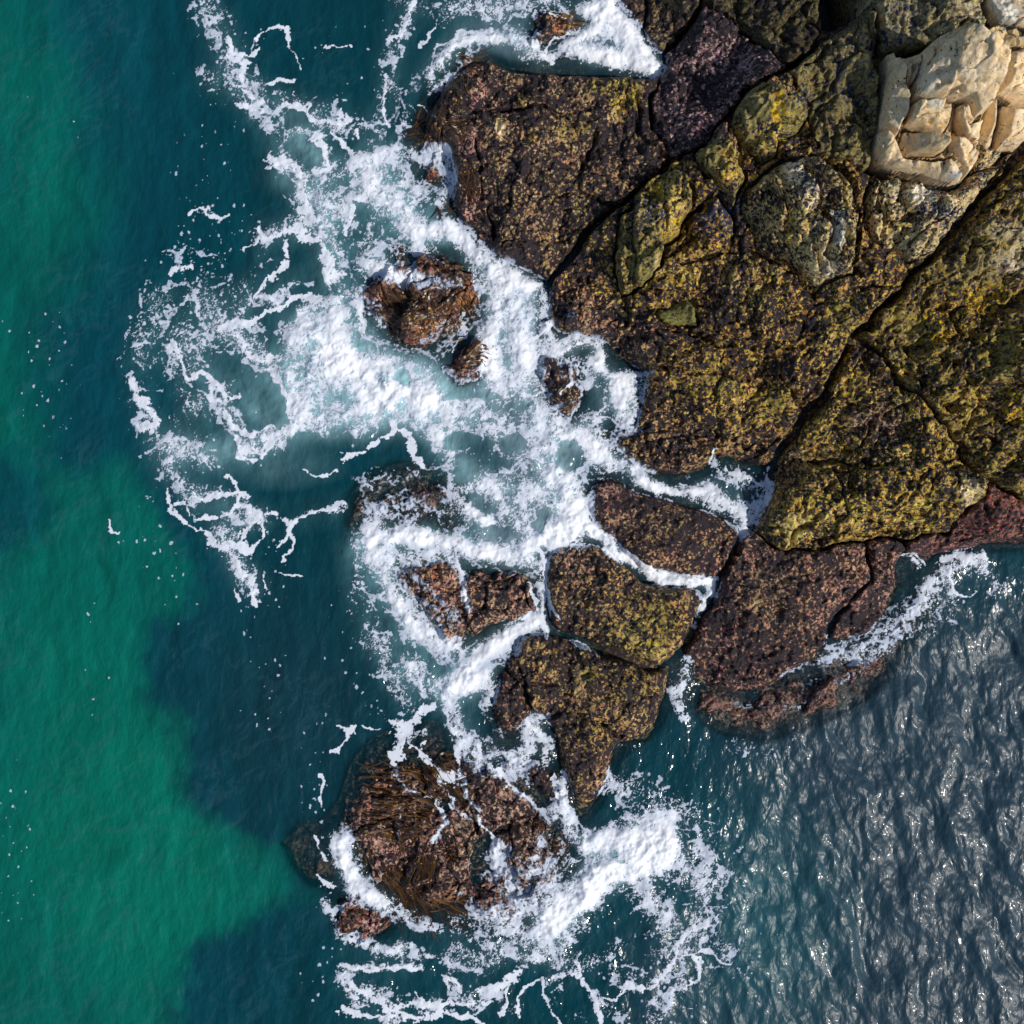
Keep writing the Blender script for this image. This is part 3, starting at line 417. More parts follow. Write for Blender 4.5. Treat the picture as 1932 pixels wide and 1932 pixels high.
# scattered flecks
FLECK = [([(40,640),(70,760),(110,830)],70,.10),([(0,1440),(30,1600),(50,1700)],50,.14),([(80,640),(110,790)],60,.16),([(270,1000),(300,1080),(330,1130)],50,.16),([(180,1180),(200,1330)],60,.07),([(480,1180),(520,1300),(480,1360)],40,.14),
 ([(600,1340),(580,1420),(600,1540),(605,1680)],22,.22),([(650,1240),(700,1330)],40,.15),([(1300,1500),(1360,1580),(1380,1700)],40,.12),([(560,100),(680,60)],50,.08),([(720,60),(680,140),(650,200)],30,.12),([(420,440),(330,540)],60,.16),([(500,1000),(540,1100),(480,1140)],30,.2),
 ([(0,1620),(30,1700)],40,.12),([(60,140),(200,280)],60,.05),([(660,1120),(660,1200)],30,.2),([(640,1790),(600,1850)],30,.12),([(420,240),(380,330),(400,420)],60,.15),([(1420,1700),(1450,1850)],60,.05),([(370,40),(340,150)],30,.1)]
# single threads of foam (traced)
TH = []
def th(pts, wd, k=1.0): TH.append((pts, wd, k))
th(K(5,[(530,490),(560,560),(620,640),(700,700),(780,750),(825,800),(830,850),(800,900),(770,960)]),4.5); th(K(5,[(600,480),(640,380),(720,300),(750,280)]),6); th(K(5,[(540,350),(600,380),(640,370)]),6)
th(K(5,[(570,480),(600,440),(620,380)]),13); th(K(5,[(640,450),(700,490),(760,570),(800,630),(860,640),(890,630),(920,690),(980,780),(1040,870),(1100,950),(1150,1030)]),4.5); th(K(5,[(820,320),(880,420),(900,540),(890,630)]),5)
th(K(5,[(800,620),(850,640),(890,640)]),9); th(K(5,[(880,760),(910,820),(960,860)]),4); th(K(5,[(810,670),(860,740),(900,790)]),2); th(K(5,[(1010,480),(1030,560),(1110,610),(1170,680),(1240,720),(1275,770)]),3)
th(K(5,[(400,385),(470,400)]),2); th(K(5,[(255,380),(310,410),(270,480),(230,490)]),4.5); th(K(5,[(310,410),(350,385)]),3.5); th(K(5,[(160,640),(175,700),(185,770)]),4); th(K(5,[(145,940),(165,1010),(185,1060)]),3); th(K(5,[(150,1160),(190,1195),(240,1205)]),4)
th(K(5,[(1410,640),(1430,740),(1450,830)]),4); th(K(5,[(970,530),(1050,560),(1140,620)]),2); th(K(5,[(740,440),(720,480)]),2); th(K(5,[(590,790),(595,940)]),1.6,.6)
# winding bottom lace
th(K(5,[(290,1610),(380,1640),(460,1640),(560,1640),(700,1640)]),4.5); th(K(5,[(320,1660),(360,1720),(440,1780),(520,1850),(600,1900)]),6); th(K(5,[(540,1870),(640,1830),(720,1820),(800,1840),(860,1810),(950,1800),(1040,1820)]),4); th(K(5,[(850,1700),(860,1770),(820,1830),(760,1880)]),4)
th(K(5,[(300,1850),(400,1900),(520,1890),(700,1900),(820,1860),(960,1880),(1020,1930)]),6); th(K(5,[(820,1690),(900,1700),(940,1740)]),2.5); th(K(5,[(670,1760),(720,1800)]),2); th(K(5,[(1030,1750),(1140,1720),(1220,1660)]),7)
th(K(5,[(1165,1720),(1160,1800),(1120,1880)]),3.5); th(K(5,[(1340,1700),(1260,1740),(1220,1800),(1215,1900)]),3); th(K(5,[(1350,1690),(1360,1760),(1390,1850),(1420,1930)]),4); th(K(5,[(1540,1610),(1550,1700),(1610,1820),(1640,1930)]),5); th(K(5,[(1410,1690),(1520,1670)]),3); th(K(5,[(1640,1790),(1700,1790),(1780,1730)]),3)
th(K(5,[(1780,1740),(1860,1740),(1932,1710)]),5); th(K(6,[(0,1690),(60,1620),(110,1560),(120,1480),(180,1420),(280,1400)]),7); th(K(6,[(150,1560),(230,1560),(300,1580),(400,1610)]),3); th(K(6,[(180,1740),(220,1640),(200,1560)]),6); th(K(6,[(270,1310),(290,1390)]),3)
# upper-left winding threads
th(K(7,[(1440,850),(1540,890),(1590,950),(1600,1060),(1620,1150)]),14); th(K(7,[(1640,890),(1690,860),(1700,760),(1660,690),(1640,720)]),6); th(K(7,[(1500,560),(1600,570),(1650,640)]),6); th(K(7,[(1670,640),(1720,630),(1800,640)]),7); th(K(7,[(1740,700),(1800,780),(1840,840),(1932,900)]),5)
th(K(7,[(1250,540),(1320,560),(1400,545)]),7); th(K(7,[(1220,300),(1290,340),(1300,400),(1290,450),(1340,510)]),7); th(K(7,[(1210,200),(1230,280),(1320,280),(1350,270)]),5); th(K(7,[(1350,210),(1380,160),(1450,130),(1500,160),(1530,220)]),6); th(K(7,[(1530,220),(1560,310),(1560,380)]),2)
th(K(7,[(1390,470),(1440,440),(1530,450)]),4); th(K(7,[(1550,1180),(1600,1240),(1690,1270),(1720,1380),(1720,1440),(1790,1410)]),11); th(K(7,[(1550,1180),(1480,1230),(1400,1250),(1380,1200)]),5); th(K(7,[(1500,1280),(1510,1360),(1440,1430),(1370,1490),(1340,1540),(1400,1540),(1440,1600)]),4.5)
th(K(7,[(1280,1310),(1370,1240)]),4); th(K(7,[(1000,1110),(1080,1080),(1110,1120),(1190,1130)]),5); th(K(7,[(890,1430),(960,1400),(1000,1380)]),7); th(K(7,[(1150,1740),(1230,1690),(1330,1690),(1400,1650),(1460,1630),(1560,1560),(1680,1550)]),8); th(K(7,[(1260,1770),(1300,1850),(1380,1880),(1440,1850)]),7)
th(K(7,[(1700,240),(1850,245)]),2.5); th(K(7,[(1932,1020),(1860,1050),(1840,1150),(1800,1220)]),6); th(K(7,[(1790,590),(1830,620)]),5); th(K(7,[(1860,680),(1880,740)]),4)
th(K(8,[(920,100),(970,170),(980,260),(1080,240),(1110,280),(1090,380),(1160,400)]),7); th(K(8,[(1120,300),(1200,380),(1270,370)]),6); th(K(8,[(1420,200),(1470,300),(1530,360),(1520,440)]),10); th(K(8,[(1500,540),(1420,630),(1350,700),(1260,680)]),8); th(K(8,[(1250,560),(1270,640),(1300,690)]),5)
th(K(8,[(700,300),(760,400),(820,470),(760,540)]),12); th(K(8,[(870,850),(900,950),(1000,1020),(1100,1070)]),5); th(K(8,[(920,920),(980,920),(1010,970)]),3); th(K(8,[(1030,870),(1100,910),(1170,900),(1230,870),(1300,880)]),6); th(K(8,[(1180,780),(1230,860),(1250,930),(1310,940),(1360,1010),(1360,1100),(1320,1170)]),6)
th(K(8,[(1240,870),(1240,940),(1200,980),(1120,1010),(1040,990)]),4); th(K(8,[(1330,1010),(1290,1060),(1270,1110)]),4); th(K(8,[(1370,990),(1450,985)]),2.5); th(K(8,[(1490,1000),(1600,1000),(1700,960),(1800,920)]),5.5); th(K(8,[(1520,1000),(1500,1070),(1450,1150)]),3); th(K(8,[(1510,1080),(1520,1180),(1500,1240)]),5)
th(K(8,[(1100,1080),(1160,1140),(1240,1120),(1300,1160)]),13); th(K(8,[(1220,1180),(1260,1280),(1330,1340)]),9); th(K(8,[(1340,1400),(1330,1450)]),7); th(K(8,[(1250,1380),(1250,1420)]),4); th(K(8,[(1390,1300),(1400,1380)]),4); th(K(8,[(1480,1300),(1600,1320)]),3); th(K(8,[(1400,640),(1470,560),(1560,520)]),8); th(K(8,[(1180,470),(1240,520),(1340,560),(1440,540)]),7)
th(K(8,[(570,990),(580,1050),(630,1060)]),2.5); th(K(8,[(1780,670),(1900,640)]),5); th(K(8,[(1570,740),(1640,770),(1740,750)]),4)
th(K(9,[(1760,380),(1820,410),(1860,380)]),4)
th(K(1,[(0,240),(130,240)]),2.5); th(K(1,[(160,850),(260,850),(360,790)]),7); th(K(1,[(340,240),(400,200),(440,100),(460,0)]),5); th(K(1,[(290,380),(330,480),(300,560),(340,640)]),4); th(K(1,[(480,560),(600,620),(700,660)]),2.5,.8); th(K(1,[(500,240),(540,200),(580,120)]),4,.8)
th(K(1,[(540,420),(570,260),(700,200),(840,190)]),6,.9); th(K(1,[(1140,270),(1200,200),(1300,180)]),5); th(K(1,[(1060,260),(1130,270)]),4); th(K(1,[(1180,340),(1140,290)]),4)
th(K(4,[(290,880),(280,950)]),2.5); th(K(4,[(380,940),(480,1020),(560,1080),(520,1180),(450,1280)]),3.5); th(K(4,[(590,960),(560,1130)]),2.5); th(K(4,[(0,1480),(120,1540),(270,1560)]),4)
th(K(4,[(1240,1430),(1330,1420),(1400,1460)]),2.5); th(K(4,[(1500,1440),(1640,1400),(1720,1390)]),6); th(K(4,[(1540,1480),(1560,1600),(1640,1620)]),5)
th(K(3,[(1110,1300),(1130,1480),(1160,1640),(1210,1750)]),3); th(K(3,[(1040,1560),(1090,1680),(1130,1800)]),4); th(K(3,[(680,1400),(720,1500),(740,1620)]),6); th(K(3,[(1250,1830),(1320,1860),(1390,1890)]),3); th(K(3,[(1170,160),(1130,260),(1080,330)]),5); th(K(3,[(160,100),(190,220)]),8)
th(K(3,[(340,720),(430,790),(450,880),(500,930)]),8); th(K(3,[(190,820),(300,760),(340,740)]),6); th(K(3,[(70,880),(160,860)]),5); th(K(3,[(1290,400),(1270,520),(1240,560)]),2.5,.9); th(K(3,[(730,150),(700,260),(640,330)]),4,.8)

# wispy films of water running over the rocks
VE = [([(690,500),(730,520),(800,540),(860,545)],22,.8),([(700,630),(760,655),(820,665),(900,600)],20,.7),([(800,640),(850,610),(910,580)],16,.6),([(840,715),(870,670),(925,645)],10,.5),([(860,725),(920,700)],8,.6),
 ([(680,900),(760,900),(850,880)],25,.6),([(700,950),(760,930),(860,960)],30,.6),([(690,920),(690,1000)],20,.6),([(760,1060),(820,1110),(860,1180)],15,.7),([(780,1110),(830,1170),(850,1210)],14,.7),([(740,1120),(790,1200),(840,1250)],20,.8),
 ([(1000,1080),(1030,1180)],12,.6),([(900,1060),(960,1080),(1010,1075)],10,.6),([(920,1650),(980,1640),(1050,1640)],20,.7),([(900,1720),(960,1690),(1050,1670)],24,.75),([(930,1640),(950,1720)],18,.7),([(860,1680),(900,1700),(920,1740)],14,.6),([(960,1600),(1010,1650),(1040,1700)],20,.6),
 ([(640,1710),(700,1700),(750,1740)],14,.7),([(660,1680),(740,1715),(800,1735)],12,.7),([(1040,770),(1080,760),(1100,740)],10,.6),([(1060,700),(1085,720)],7,.6),([(790,300),(840,310),(855,335)],22,.75),([(740,300),(780,340),(850,360)],20,.75),([(720,260),(760,180),(830,130),(900,100)],20,.6),([(870,80),(960,60),(1060,95)],20,.6),([(1040,110),(1100,105)],14,.8),
 ([(1560,1230),(1640,1190),(1720,1130)],18,.65),([(1600,1270),(1700,1200),(1800,1110)],28,.5),([(1400,1330),(1480,1320),(1560,1290),(1640,1240)],26,.5),([(1480,1270),(1560,1245),(1620,1215)],14,.7),([(1330,1300),(1400,1320)],16,.4),([(690,1590),(720,1640),(760,1700)],16,.4),([(880,1620),(930,1600),(960,1650)],14,.5),([(920,1400),(960,1440),(1010,1460)],16,.55),([(1000,1178),(960,1210),(890,1275)],26,1.0),([(925,1290),(915,1340),(940,1390)],10,.6),([(830,390),(850,420),(880,450)],14,.7),([(740,460),(790,480),(850,500)],12,.6),([(1000,1600),(1050,1570)],14,.4),
 ([(650,1570),(668,1640),(700,1690)],22,.8),([(1100,900),(1150,905),(1200,925)],10,.6),([(1080,600),(1040,560)],10,.5),([(960,530),(1020,545)],14,.8),([(1170,700),(1225,705)],12,.7),([(1190,790),(1160,815),(1120,820)],12,.7),([(1300,890),(1360,900),(1420,900)],14,.4),([(1250,1240),(1275,1300)],10,.4)]
WARP = 1
TH = [(p_, w_*(1.35 if p_[0][1] > 1380 and p_[0][0] < 1150 else 1.0), k_) for p_, w_, k_ in TH]
D = np.zeros_like(X)
for pts, wd, v in BR:
    wm = wd*S
    s_, d, arc, sd, L = splat(pts, 0, wm)
    g = v*np.exp(-(d/wm)**2*.9)
    D[s_] = np.maximum(D[s_], g) + .10*np.minimum(D[s_], g)
FL = np.zeros_like(X)
for pts, wd, v in FLECK:
    s_, d, arc, sd, L = splat(pts, 0, wd*S)
    FL[s_] = np.maximum(FL[s_], v*np.exp(-(d/(wd*S))**2))
nA_ = fbm(X*6.5, Y*6.5, 4, 150, .62)-.5; nB_ = fbm(X*19, Y*19, 2, 155, .6)-.5; NN = nA_*1.7+nB_*.9
THR = np.zeros_like(X); wob2 = fbm(X*2.2, Y*2.2, 3, 52)
for pts, wd, k in TH:
    wm = wd*S
    s_, d, arc, sd, L = splat(pts, 0, wm*2.2)
    wv = wm*(.55+1.9*np.clip(wob2[s_]-.3, 0, 1))*1.30
    p = 1-d/wv
    THR[s_] = np.maximum(THR[s_], k*sstep(-.02, .20, p-.32+NN[s_]*.85))
VEIL = np.zeros_like(X)
for pts, wd, v in VE:
    wm = wd*S*1.15
    s_, d, arc, sd, L = splat(pts, 0, wm)
    stq = fbm(arc*1.6, sd*11, 4, 160, .6)
    g = v*np.exp(-(d/wm)**2)
    VEIL[s_] = np.maximum(VEIL[s_], sstep(.0, .42, g*1.15 - (1-stq)*1.05 + NN[s_]*.35)*np.clip(.35+g*.7, 0, 1))
WARP = 0
# lace pattern, warped
A1 = fbm(X*.9, Y*.9, 3, 60)-.5; A2 = fbm(X*.9+31, Y*.9, 3, 63)-.5; A3 = fbm(X*3.5, Y*3.5, 3, 66)-.5; A4 = fbm(X*3.5+17, Y*3.5, 3, 69)-.5
xw = X + A1*1.2 + A3*.16; yw = Y + A2*1.2 + A4*.16
def walls(sc, k):
    f1, f2, *_ = worley(xw/sc, yw/sc, k, 1.0); return f2-f1
e1 = walls(1.05, 11); e2 = walls(.50, 13); e3 = walls(.22, 15); e4 = walls(.10, 18)
m1 = fbm(X*1.7, Y*1.7, 4, 72); m2 = fbm(X*6, Y*6, 3, 75)
Dn = np.clip(D*(.45+1.1*m1), 0, 1.4)
HOLE = np.zeros_like(X)
for u, v, ru, rv in [(504,755,52,62),(432,697,30,24),(432,845,20,28),(414,957,40,13),(583,849,42,32),(612,935,60,26),(576,486,56,42),(576,281,32,30),(562,223,30,17),(533,353,20,18),(680,400,18,20),(486,594,24,13),(515,525,36,22),(594,119,100,60),(465,486,26,18),(480,320,50,70),(395,715,22,16),(455,745,18,22),(540,590,20,22),
  (863,836,34,18),(967,829,24,20),(877,885,26,26),(1075,858,24,24),(863,746,34,12),(816,912,26,36),(1122,750,18,20),(1021,984,14,18),(762,714,16,10),(920,740,22,10),(985,765,18,12),(764,1849,60,17),(696,1914,25,13),(1230,1860,16,12),(640,1080,30,80),(1180,1440,40,20),(760,140,14,26),(480,1010,24,12),(520,940,30,20),(930,1000,20,10),(790,560,30,20),(700,590,12,40)]:
    qx = (XT/S+966-u)/ru; qy = (966-YT/S-v)/rv
    HOLE = np.maximum(HOLE, 1-sstep(.75, 1.2, np.sqrt(qx*qx+qy*qy)))
Dn = Dn*(1-.88*HOLE)
F = np.zeros_like(X)
def add(e, thr, soft, a):
    global F
    F = np.maximum(F, sstep(0, soft, np.minimum(thr, .5)*(1+NN*a) - e))
mm = np.clip((m2-.25)*2.4, .1, 2)
add(e1, (.035+.22*np.clip(Dn, 0, .8))*mm - .10*(1-sstep(.10, .26, Dn)), .035, 1.6)
add(e2, .40*(Dn-.30)*mm, .04, 1.2)
add(e3, .80*(Dn-.44)*mm, .07, .8)
add(e4, 1.2*(Dn-.62)*mm, .15, .5)
F = np.maximum(F, sstep(.60, .90, Dn+NN*.42))
xw = xw + nA_*.30; yw = yw + (fbm(X*6.5+9, Y*6.5, 3, 158, .6)-.5)*.30
for sc, kk, lo, wdth, al in ((.62, 31, .16, .050, .85), (.33, 33, .26, .075, .85), (.17, 35, .36, .11, .8)):
    F = np.maximum(F, al*sstep(0, .04, wdth*(.25+1.2*m2)*sstep(lo, lo+.12, Dn) - walls(sc, kk)))
rg = 1-np.abs(fbm(xw*2.6, yw*2.6, 4, 101, .55)-.5)*2
F = np.maximum(F, .8*sstep(.94, .99, rg)*sstep(.26, .55, Dn))
rg = 1-np.abs(fbm(xw*5.5+7, yw*5.5, 3, 111, .55)-.5)*2
F = np.maximum(F, .75*sstep(.92, .985, rg)*sstep(.22, .6, Dn)*sstep(.42, .55, m2))
# flecks: small irregular islands where foam is thinning
f1, f2, r1, r2, _, _ = worley((X+A3*.1)/.10, (Y*.8+A4*.1)/.10, 21)
fle = sstep(.0, .12, (.16+.34*r2*r2) - f1 - .9*(1-sstep(0, .05, r1*1.0 - (1-np.clip(FL*1.1+Dn*.55*(Dn > .06), 0, .5)))))
F = np.maximum(F, fle*.95)
F = np.maximum(F, THR)
# fade on the higher rock
hgt = np.maximum(Z, -1)
F = F*(1-sstep(.22, .45, hgt - .25*np.clip(D-.4, 0, 1)))
F = np.maximum(F, THR*(1-sstep(1.0, 1.3, hgt)))
F = np.maximum(F, VEIL*.95*(1-sstep(.85, 1.1, hgt)))
DB = blurn(np.clip(D, 0, 1.2), 7)
print('sea')
CONT = np.exp(-((TOP-.02-.12*np.clip(DB, 0, 1))/.13)**2)*sstep(.05, .32, blurn(np.clip(D, 0, 1), 9))
F = np.maximum(F, .92*sstep(.30, .62, CONT*(.75+NN*.9)))
# ------------------------------------------------------------------ the sea surface
def zone(pts_r):
    m = np.zeros_like(X)
    for u, v, r in pts_r: m = np.maximum(m, np.clip(1.5-np.hypot(U0-u, V0-v)/r, 0, 1))
    return m
CHOP = sstep(1240, 1560, U0 + .35*(V0-1500) + 220*(fbm(X*.25, Y*.25, 2, 80)-.5))*sstep(1120, 1330, V0+.25*(U0-1500))
wx = X*.93+Y*.36; wy = -X*.36+Y*.93
wA = np.abs(fbm(wx*1.25+A1*1.2, wy*.65, 4, 83)-.5); wB = fbm(wx*4.2+A3, wy*2.6, 4, 86)-.5; wC = fbm(X*.35+A1, Y*.22, 3, 89)-.5
WAV = wC*.10 + ((fbm(wx*1.7+A1, wy*.8, 3, 83, .42)-.5)*.29 - np.clip(wA/.2, 0, 1)*.02 + wB*.05)*(.03+.97*CHOP) + wB*.012
SURGE = .16*np.clip(DB, 0, 1) + .10*DB*A3*2
WZ = (WAV*(1-.5*np.clip(DB, 0, 1)) + SURGE).astype(np.float32)
depth = WZ-TOP
opac = 1-np.exp(-np.clip(depth, 0, 9)/.50)
# water tone: 1 over sand (green), 0 over reef (dark)
GREEN = [((-60,0),(60,140),(120,330),(150,450),(60,600)),]
sand_poly = [(-300,-200),(30,-200),(70,60),(150,200),(185,330),(180,430),(110,560),(60,620),(70,760),(80,860),(150,900),(240,880),(280,960),(320,1010),(360,1100),(350,1150),(285,1180),(262,1240),(275,1320),(330,1380),(345,1470),(370,1530),(430,1570),(530,1590),(550,1640),(590,1680),(560,1700),(470,1740),(390,1760),(360,1810),(330,1860),(320,1960),(300,2300),(-300,2300)]
dark_poly = [(-300,880),(0,850),(70,880),(95,960),(60,1020),(10,1060),(-300,1090)]
def polyf(poly, soft):
    P = [at(a, b) for a, b in poly]
    d, _, _, ins, _ = seg_dist(P, 0, N, 0, N, True)
    sd = np.where(ins, d, -d) + A1*1.0 + A3*.5
    return sstep(-soft, soft, sd)
SAND = polyf(sand_poly, .34+1.0*sstep(1000, 650, V0)+.22)*(1-.8*polyf(dark_poly, .7))
SAND = SAND*(.72+.5*(fbm(X*.3, Y*.3, 3, 90)))
bright = sstep(0, 1, 1-np.hypot((U0-230)/420, (V0-1560)/560)*.9)
top_left = np.clip(1-np.hypot((U0-110)/130, (V0-380)/430), 0, 1)
low_right = np.clip(1-np.hypot((U0-1430)/240, (V0-1750)/330), 0, 1)
C_reef = np.array((.0012,.038,.052), np.float32); C_sand = np.array((.0008,.125,.085), np.float32); C_blue = np.array((.0012,.056,.078), np.float32)
C_black = np.array((.006,.028,.042), np.float32); C_grey = np.array((.016,.040,.060), np.float32); C_aer = np.array((.22,.43,.47), np.float32); C_aerg = np.array((.24,.36,.40), np.float32); C_teal = np.array((.01,.09,.11), np.float32)
def mix(a, b, t): return a*(1-t[..., None])+b*t[..., None]
WC = np.broadcast_to(C_reef, X.shape+(3,)).copy()
WC = mix(WC, np.array((.002,.12,.13), np.float32), np.clip(1-np.hypot((U0-20)/330, (V0-60)/420), 0, 1)*.6)
WC = mix(WC, C_blue, np.clip(1-(U0-50)/520, 0, 1)*.7)
WC = mix(WC, C_sand, np.clip(SAND*(.62+.5*bright+.2*top_left), 0, 1))
deepz = np.clip(1.25-np.hypot((U0-560)/230, (V0-1330)/260), 0, 1)*.6
WC = mix(WC, C_black, np.maximum(deepz, np.clip(far*1.3-.25, 0, .6)*(1-CHOP)))
WC = mix(WC, C_grey, CHOP*.95)
WC = mix(WC, C_teal, low_right*.7)
AER = blurn(np.clip(D-.26, 0, 1), 13)
AER2 = np.clip(AER*1.9, 0, 1)**1.25*(.35+1.1*m1)*(1-.6*sstep(980, 1150, U0))*(1-.7*sstep(1250, 1500, V0))
AER2 += .30*np.clip(1.2-np.hypot((U0-520)/120, (V0-880)/42), 0, 1)*m1
gq = sstep(820, 960, U0+60*(m1-.5))
WC = mix(WC, C_aer, np.clip(AER2, 0, .85)*(1-gq)); WC = mix(WC, C_aerg, np.clip(AER2*1.2, 0, .8)*gq)
# random streaks in the water tone, then thin pale ripple lines
stk = fbm(X*2.6+A1*2, Y*.55+A2, 4, 93); WC = WC*(1+.55*(stk-.5)*(1-CHOP))[..., None]
rl = 1-np.abs(fbm((X*.75+Y*.66)*.9+A1*1.5, (X*.66-Y*.75)*2.6+A2*1.5, 4, 181, .6)-.5)*2
rl = sstep(.88, .99, rl)*sstep(.45, .62, fbm(X*.35+5, Y*.35, 3, 185))*(1-CHOP)*(1-np.clip(D*3, 0, 1))
WC = mix(WC, np.array((.05,.13,.16), np.float32), rl*.12)  # pale wind-ripple lines painted into the water colour
kq = np.clip(1.3-np.hypot((U0-740)/190, (V0-730)/120), 0, 1)*np.clip(D*1.2, 0, 1)
kq = np.maximum(kq, .75*sstep(.45, .95, blurn(D, 5))*(1-CHOP))*(1-.5*HOLE)
WC = mix(WC, np.array((.42,.66,.73), np.float32), kq*.85)
CHOPA = CHOP

# ------------------------------------------------------------------ materials
def mat(name):
    m = bpy.data.materials.new(name); m.use_nodes = True; n = m.node_tree.nodes; n.clear(); return m, n, m.node_tree.links
def nd(n, t, **kw):
    x = n.new(t)
    for k, v in kw.items(): setattr(x, k, v)
    return x
def math_(n, l, op, a, b=None, c=None, clamp=False):
    x = n.new('ShaderNodeMath'); x.operation = op; x.use_clamp = clamp
    for i, v in enumerate((a, b, c)):
        if v is None: continue
        if isinstance(v, (int, float)): x.inputs[i].default_value = v
        else: l.new(v, x.inputs[i])
    return x.outputs[0]
def mixc(n, l, f, a, b, mode='MIX'):
    x = n.new('ShaderNodeMix'); x.data_type = 'RGBA'; x.blend_type = mode
    for s, v in ((x.inputs[0], f), (x.inputs[6], a), (x.inputs[7], b)):
        if isinstance(v, (int, float)): s.default_value = v
        elif isinstance(v, tuple): s.default_value = v + (1,)
        else: l.new(v, s)
    return x.outputs[2]
def rock_mat():
    m, n, l = mat('mussel_rock')
    out = nd(n, 'ShaderNodeOutputMaterial'); b = nd(n, 'ShaderNodeBsdfPrincipled')
    g = nd(n, 'ShaderNodeNewGeometry').outputs['Position']
    crust = nd(n, 'ShaderNodeAttribute', attribute_name='crust').outputs['Color']
    prm = nd(n, 'ShaderNodeAttribute', attribute_name='prm'); sp = nd(n, 'ShaderNodeSeparateColor'); l.new(prm.outputs['Color'], sp.inputs[0])
    cov, blu, smo = sp.outputs[0], sp.outputs[1], sp.outputs[2]
    def noise(sc, det, rough=.6, dist=0):
        x = nd(n, 'ShaderNodeTexNoise'); x.inputs['Scale'].default_value = sc; x.inputs['Detail'].default_value = det
        x.inputs['Roughness'].default_value = rough; x.inputs['Distortion'].default_value = dist; l.new(g, x.inputs['Vector']); return x.outputs['Fac']
    def vor(sc, feat='F1'):
        x = nd(n, 'ShaderNodeTexVoronoi'); x.feature = feat; x.inputs['Scale'].default_value = sc; l.new(g, x.inputs['Vector']); return x
    nA = noise(7, 5, .78, .25); nB = noise(17, 3, .6); nC = noise(1.1, 4, .6)
    v1 = vor(15)
    # mussel mask
    cell = nd(n, 'ShaderNodeSeparateColor'); l.new(v1.outputs['Color'], cell.inputs[0])
    s = math_(n, l, 'ADD', math_(n, l, 'MULTIPLY', nA, .95), math_(n, l, 'MULTIPLY', cell.outputs[1], .34))
    s = math_(n, l, 'ADD', s, math_(n, l, 'MULTIPLY', math_(n, l, 'SUBTRACT', nB, .5), .30))
    nD = noise(2.6, 3, .6)
    s = math_(n, l, 'ADD', s, math_(n, l, 'MULTIPLY', math_(n, l, 'SUBTRACT', nD, .5), .45))
    s = math_(n, l, 'ADD', s, math_(n, l, 'MULTIPLY', math_(n, l, 'SUBTRACT', nC, .5), .35))
    thr = math_(n, l, 'ADD', math_(n, l, 'MULTIPLY', cov, .56), .375)
    k = math_(n, l, 'MULTIPLY', math_(n, l, 'SUBTRACT', thr, s), 13.0)
    k = math_(n, l, 'ADD', k, .5, clamp=True)
    # crust colour variation
    hs = nd(n, 'ShaderNodeHueSaturation'); l.new(crust, hs.inputs['Color'])
    vr = nd(n, 'ShaderNodeSeparateColor'); l.new(v1.outputs['Color'], vr.inputs[0])
    l.new(math_(n, l, 'ADD', math_(n, l, 'MULTIPLY', math_(n, l, 'MULTIPLY', math_(n, l, 'SUBTRACT', vr.outputs[0], .5), .075), math_(n, l, 'SUBTRACT', 1.0, smo)), .5), hs.inputs['Hue'])
    l.new(math_(n, l, 'ADD', math_(n, l, 'MULTIPLY', vr.outputs[1], .45), .80), hs.inputs['Saturation'])
    val = math_(n, l, 'ADD', math_(n, l, 'MULTIPLY', math_(n, l, 'MULTIPLY', math_(n, l, 'SUBTRACT', vr.outputs[2], .45), 1.3), math_(n, l, 'SUBTRACT', 1.0, smo)), 1.22)
    l.new(math_(n, l, 'MULTIPLY', val, math_(n, l, 'ADD', math_(n, l, 'MULTIPLY', noise(4, 6, .7), 1.5), .3)), hs.inputs['Value'])
    wn = nd(n, 'ShaderNodeTexNoise'); wn.inputs['Scale'].default_value = 1.6; wn.inputs['Detail'].default_value = 4; l.new(g, wn.inputs['Vector'])
    va = nd(n, 'ShaderNodeVectorMath'); va.operation = 'MULTIPLY_ADD'; l.new(wn.outputs['Color'], va.inputs[0]); va.inputs[1].default_value = (.9, .9, .9); l.new(g, va.inputs[2])
    vc = nd(n, 'ShaderNodeTexVoronoi'); vc.feature = 'DISTANCE_TO_EDGE'; vc.inputs['Scale'].default_value = 1.5; l.new(va.outputs[0], vc.inputs['Vector'])
    crk = math_(n, l, 'MULTIPLY', math_(n, l, 'MULTIPLY', math_(n, l, 'SUBTRACT', 1.0, math_(n, l, 'MULTIPLY', vc.outputs['Distance'], 55.0), clamp=True), .75), math_(n, l, 'MULTIPLY', math_(n, l, 'GREATER_THAN', noise(.9, 2), .52), smo), clamp=True)
    k = math_(n, l, 'MAXIMUM', k, crk)
    dark = mixc(n, l, noise(19, 3, .7), (.003, .003, .004), (.045, .028, .036))
    wn = nd(n, 'ShaderNodeTexNoise'); wn.inputs['Scale'].default_value = 1.6; wn.inputs['Detail'].default_value = 4; l.new(g, wn.inputs['Vector'])
    va = nd(n, 'ShaderNodeVectorMath'); va.operation = 'MULTIPLY_ADD'; l.new(wn.outputs['Color'], va.inputs[0]); va.inputs[1].default_value = (.9, .9, .9); l.new(g, va.inputs[2])
    vc = nd(n, 'ShaderNodeTexVoronoi'); vc.feature = 'DISTANCE_TO_EDGE'; vc.inputs['Scale'].default_value = 1.5; l.new(va.outputs[0], vc.inputs['Vector'])
    crk = math_(n, l, 'MULTIPLY', math_(n, l, 'MULTIPLY', math_(n, l, 'SUBTRACT', 1.0, math_(n, l, 'MULTIPLY', vc.outputs['Distance'], 55.0), clamp=True), .75), math_(n, l, 'MULTIPLY', math_(n, l, 'GREATER_THAN', noise(.9, 2), .52), smo), clamp=True)
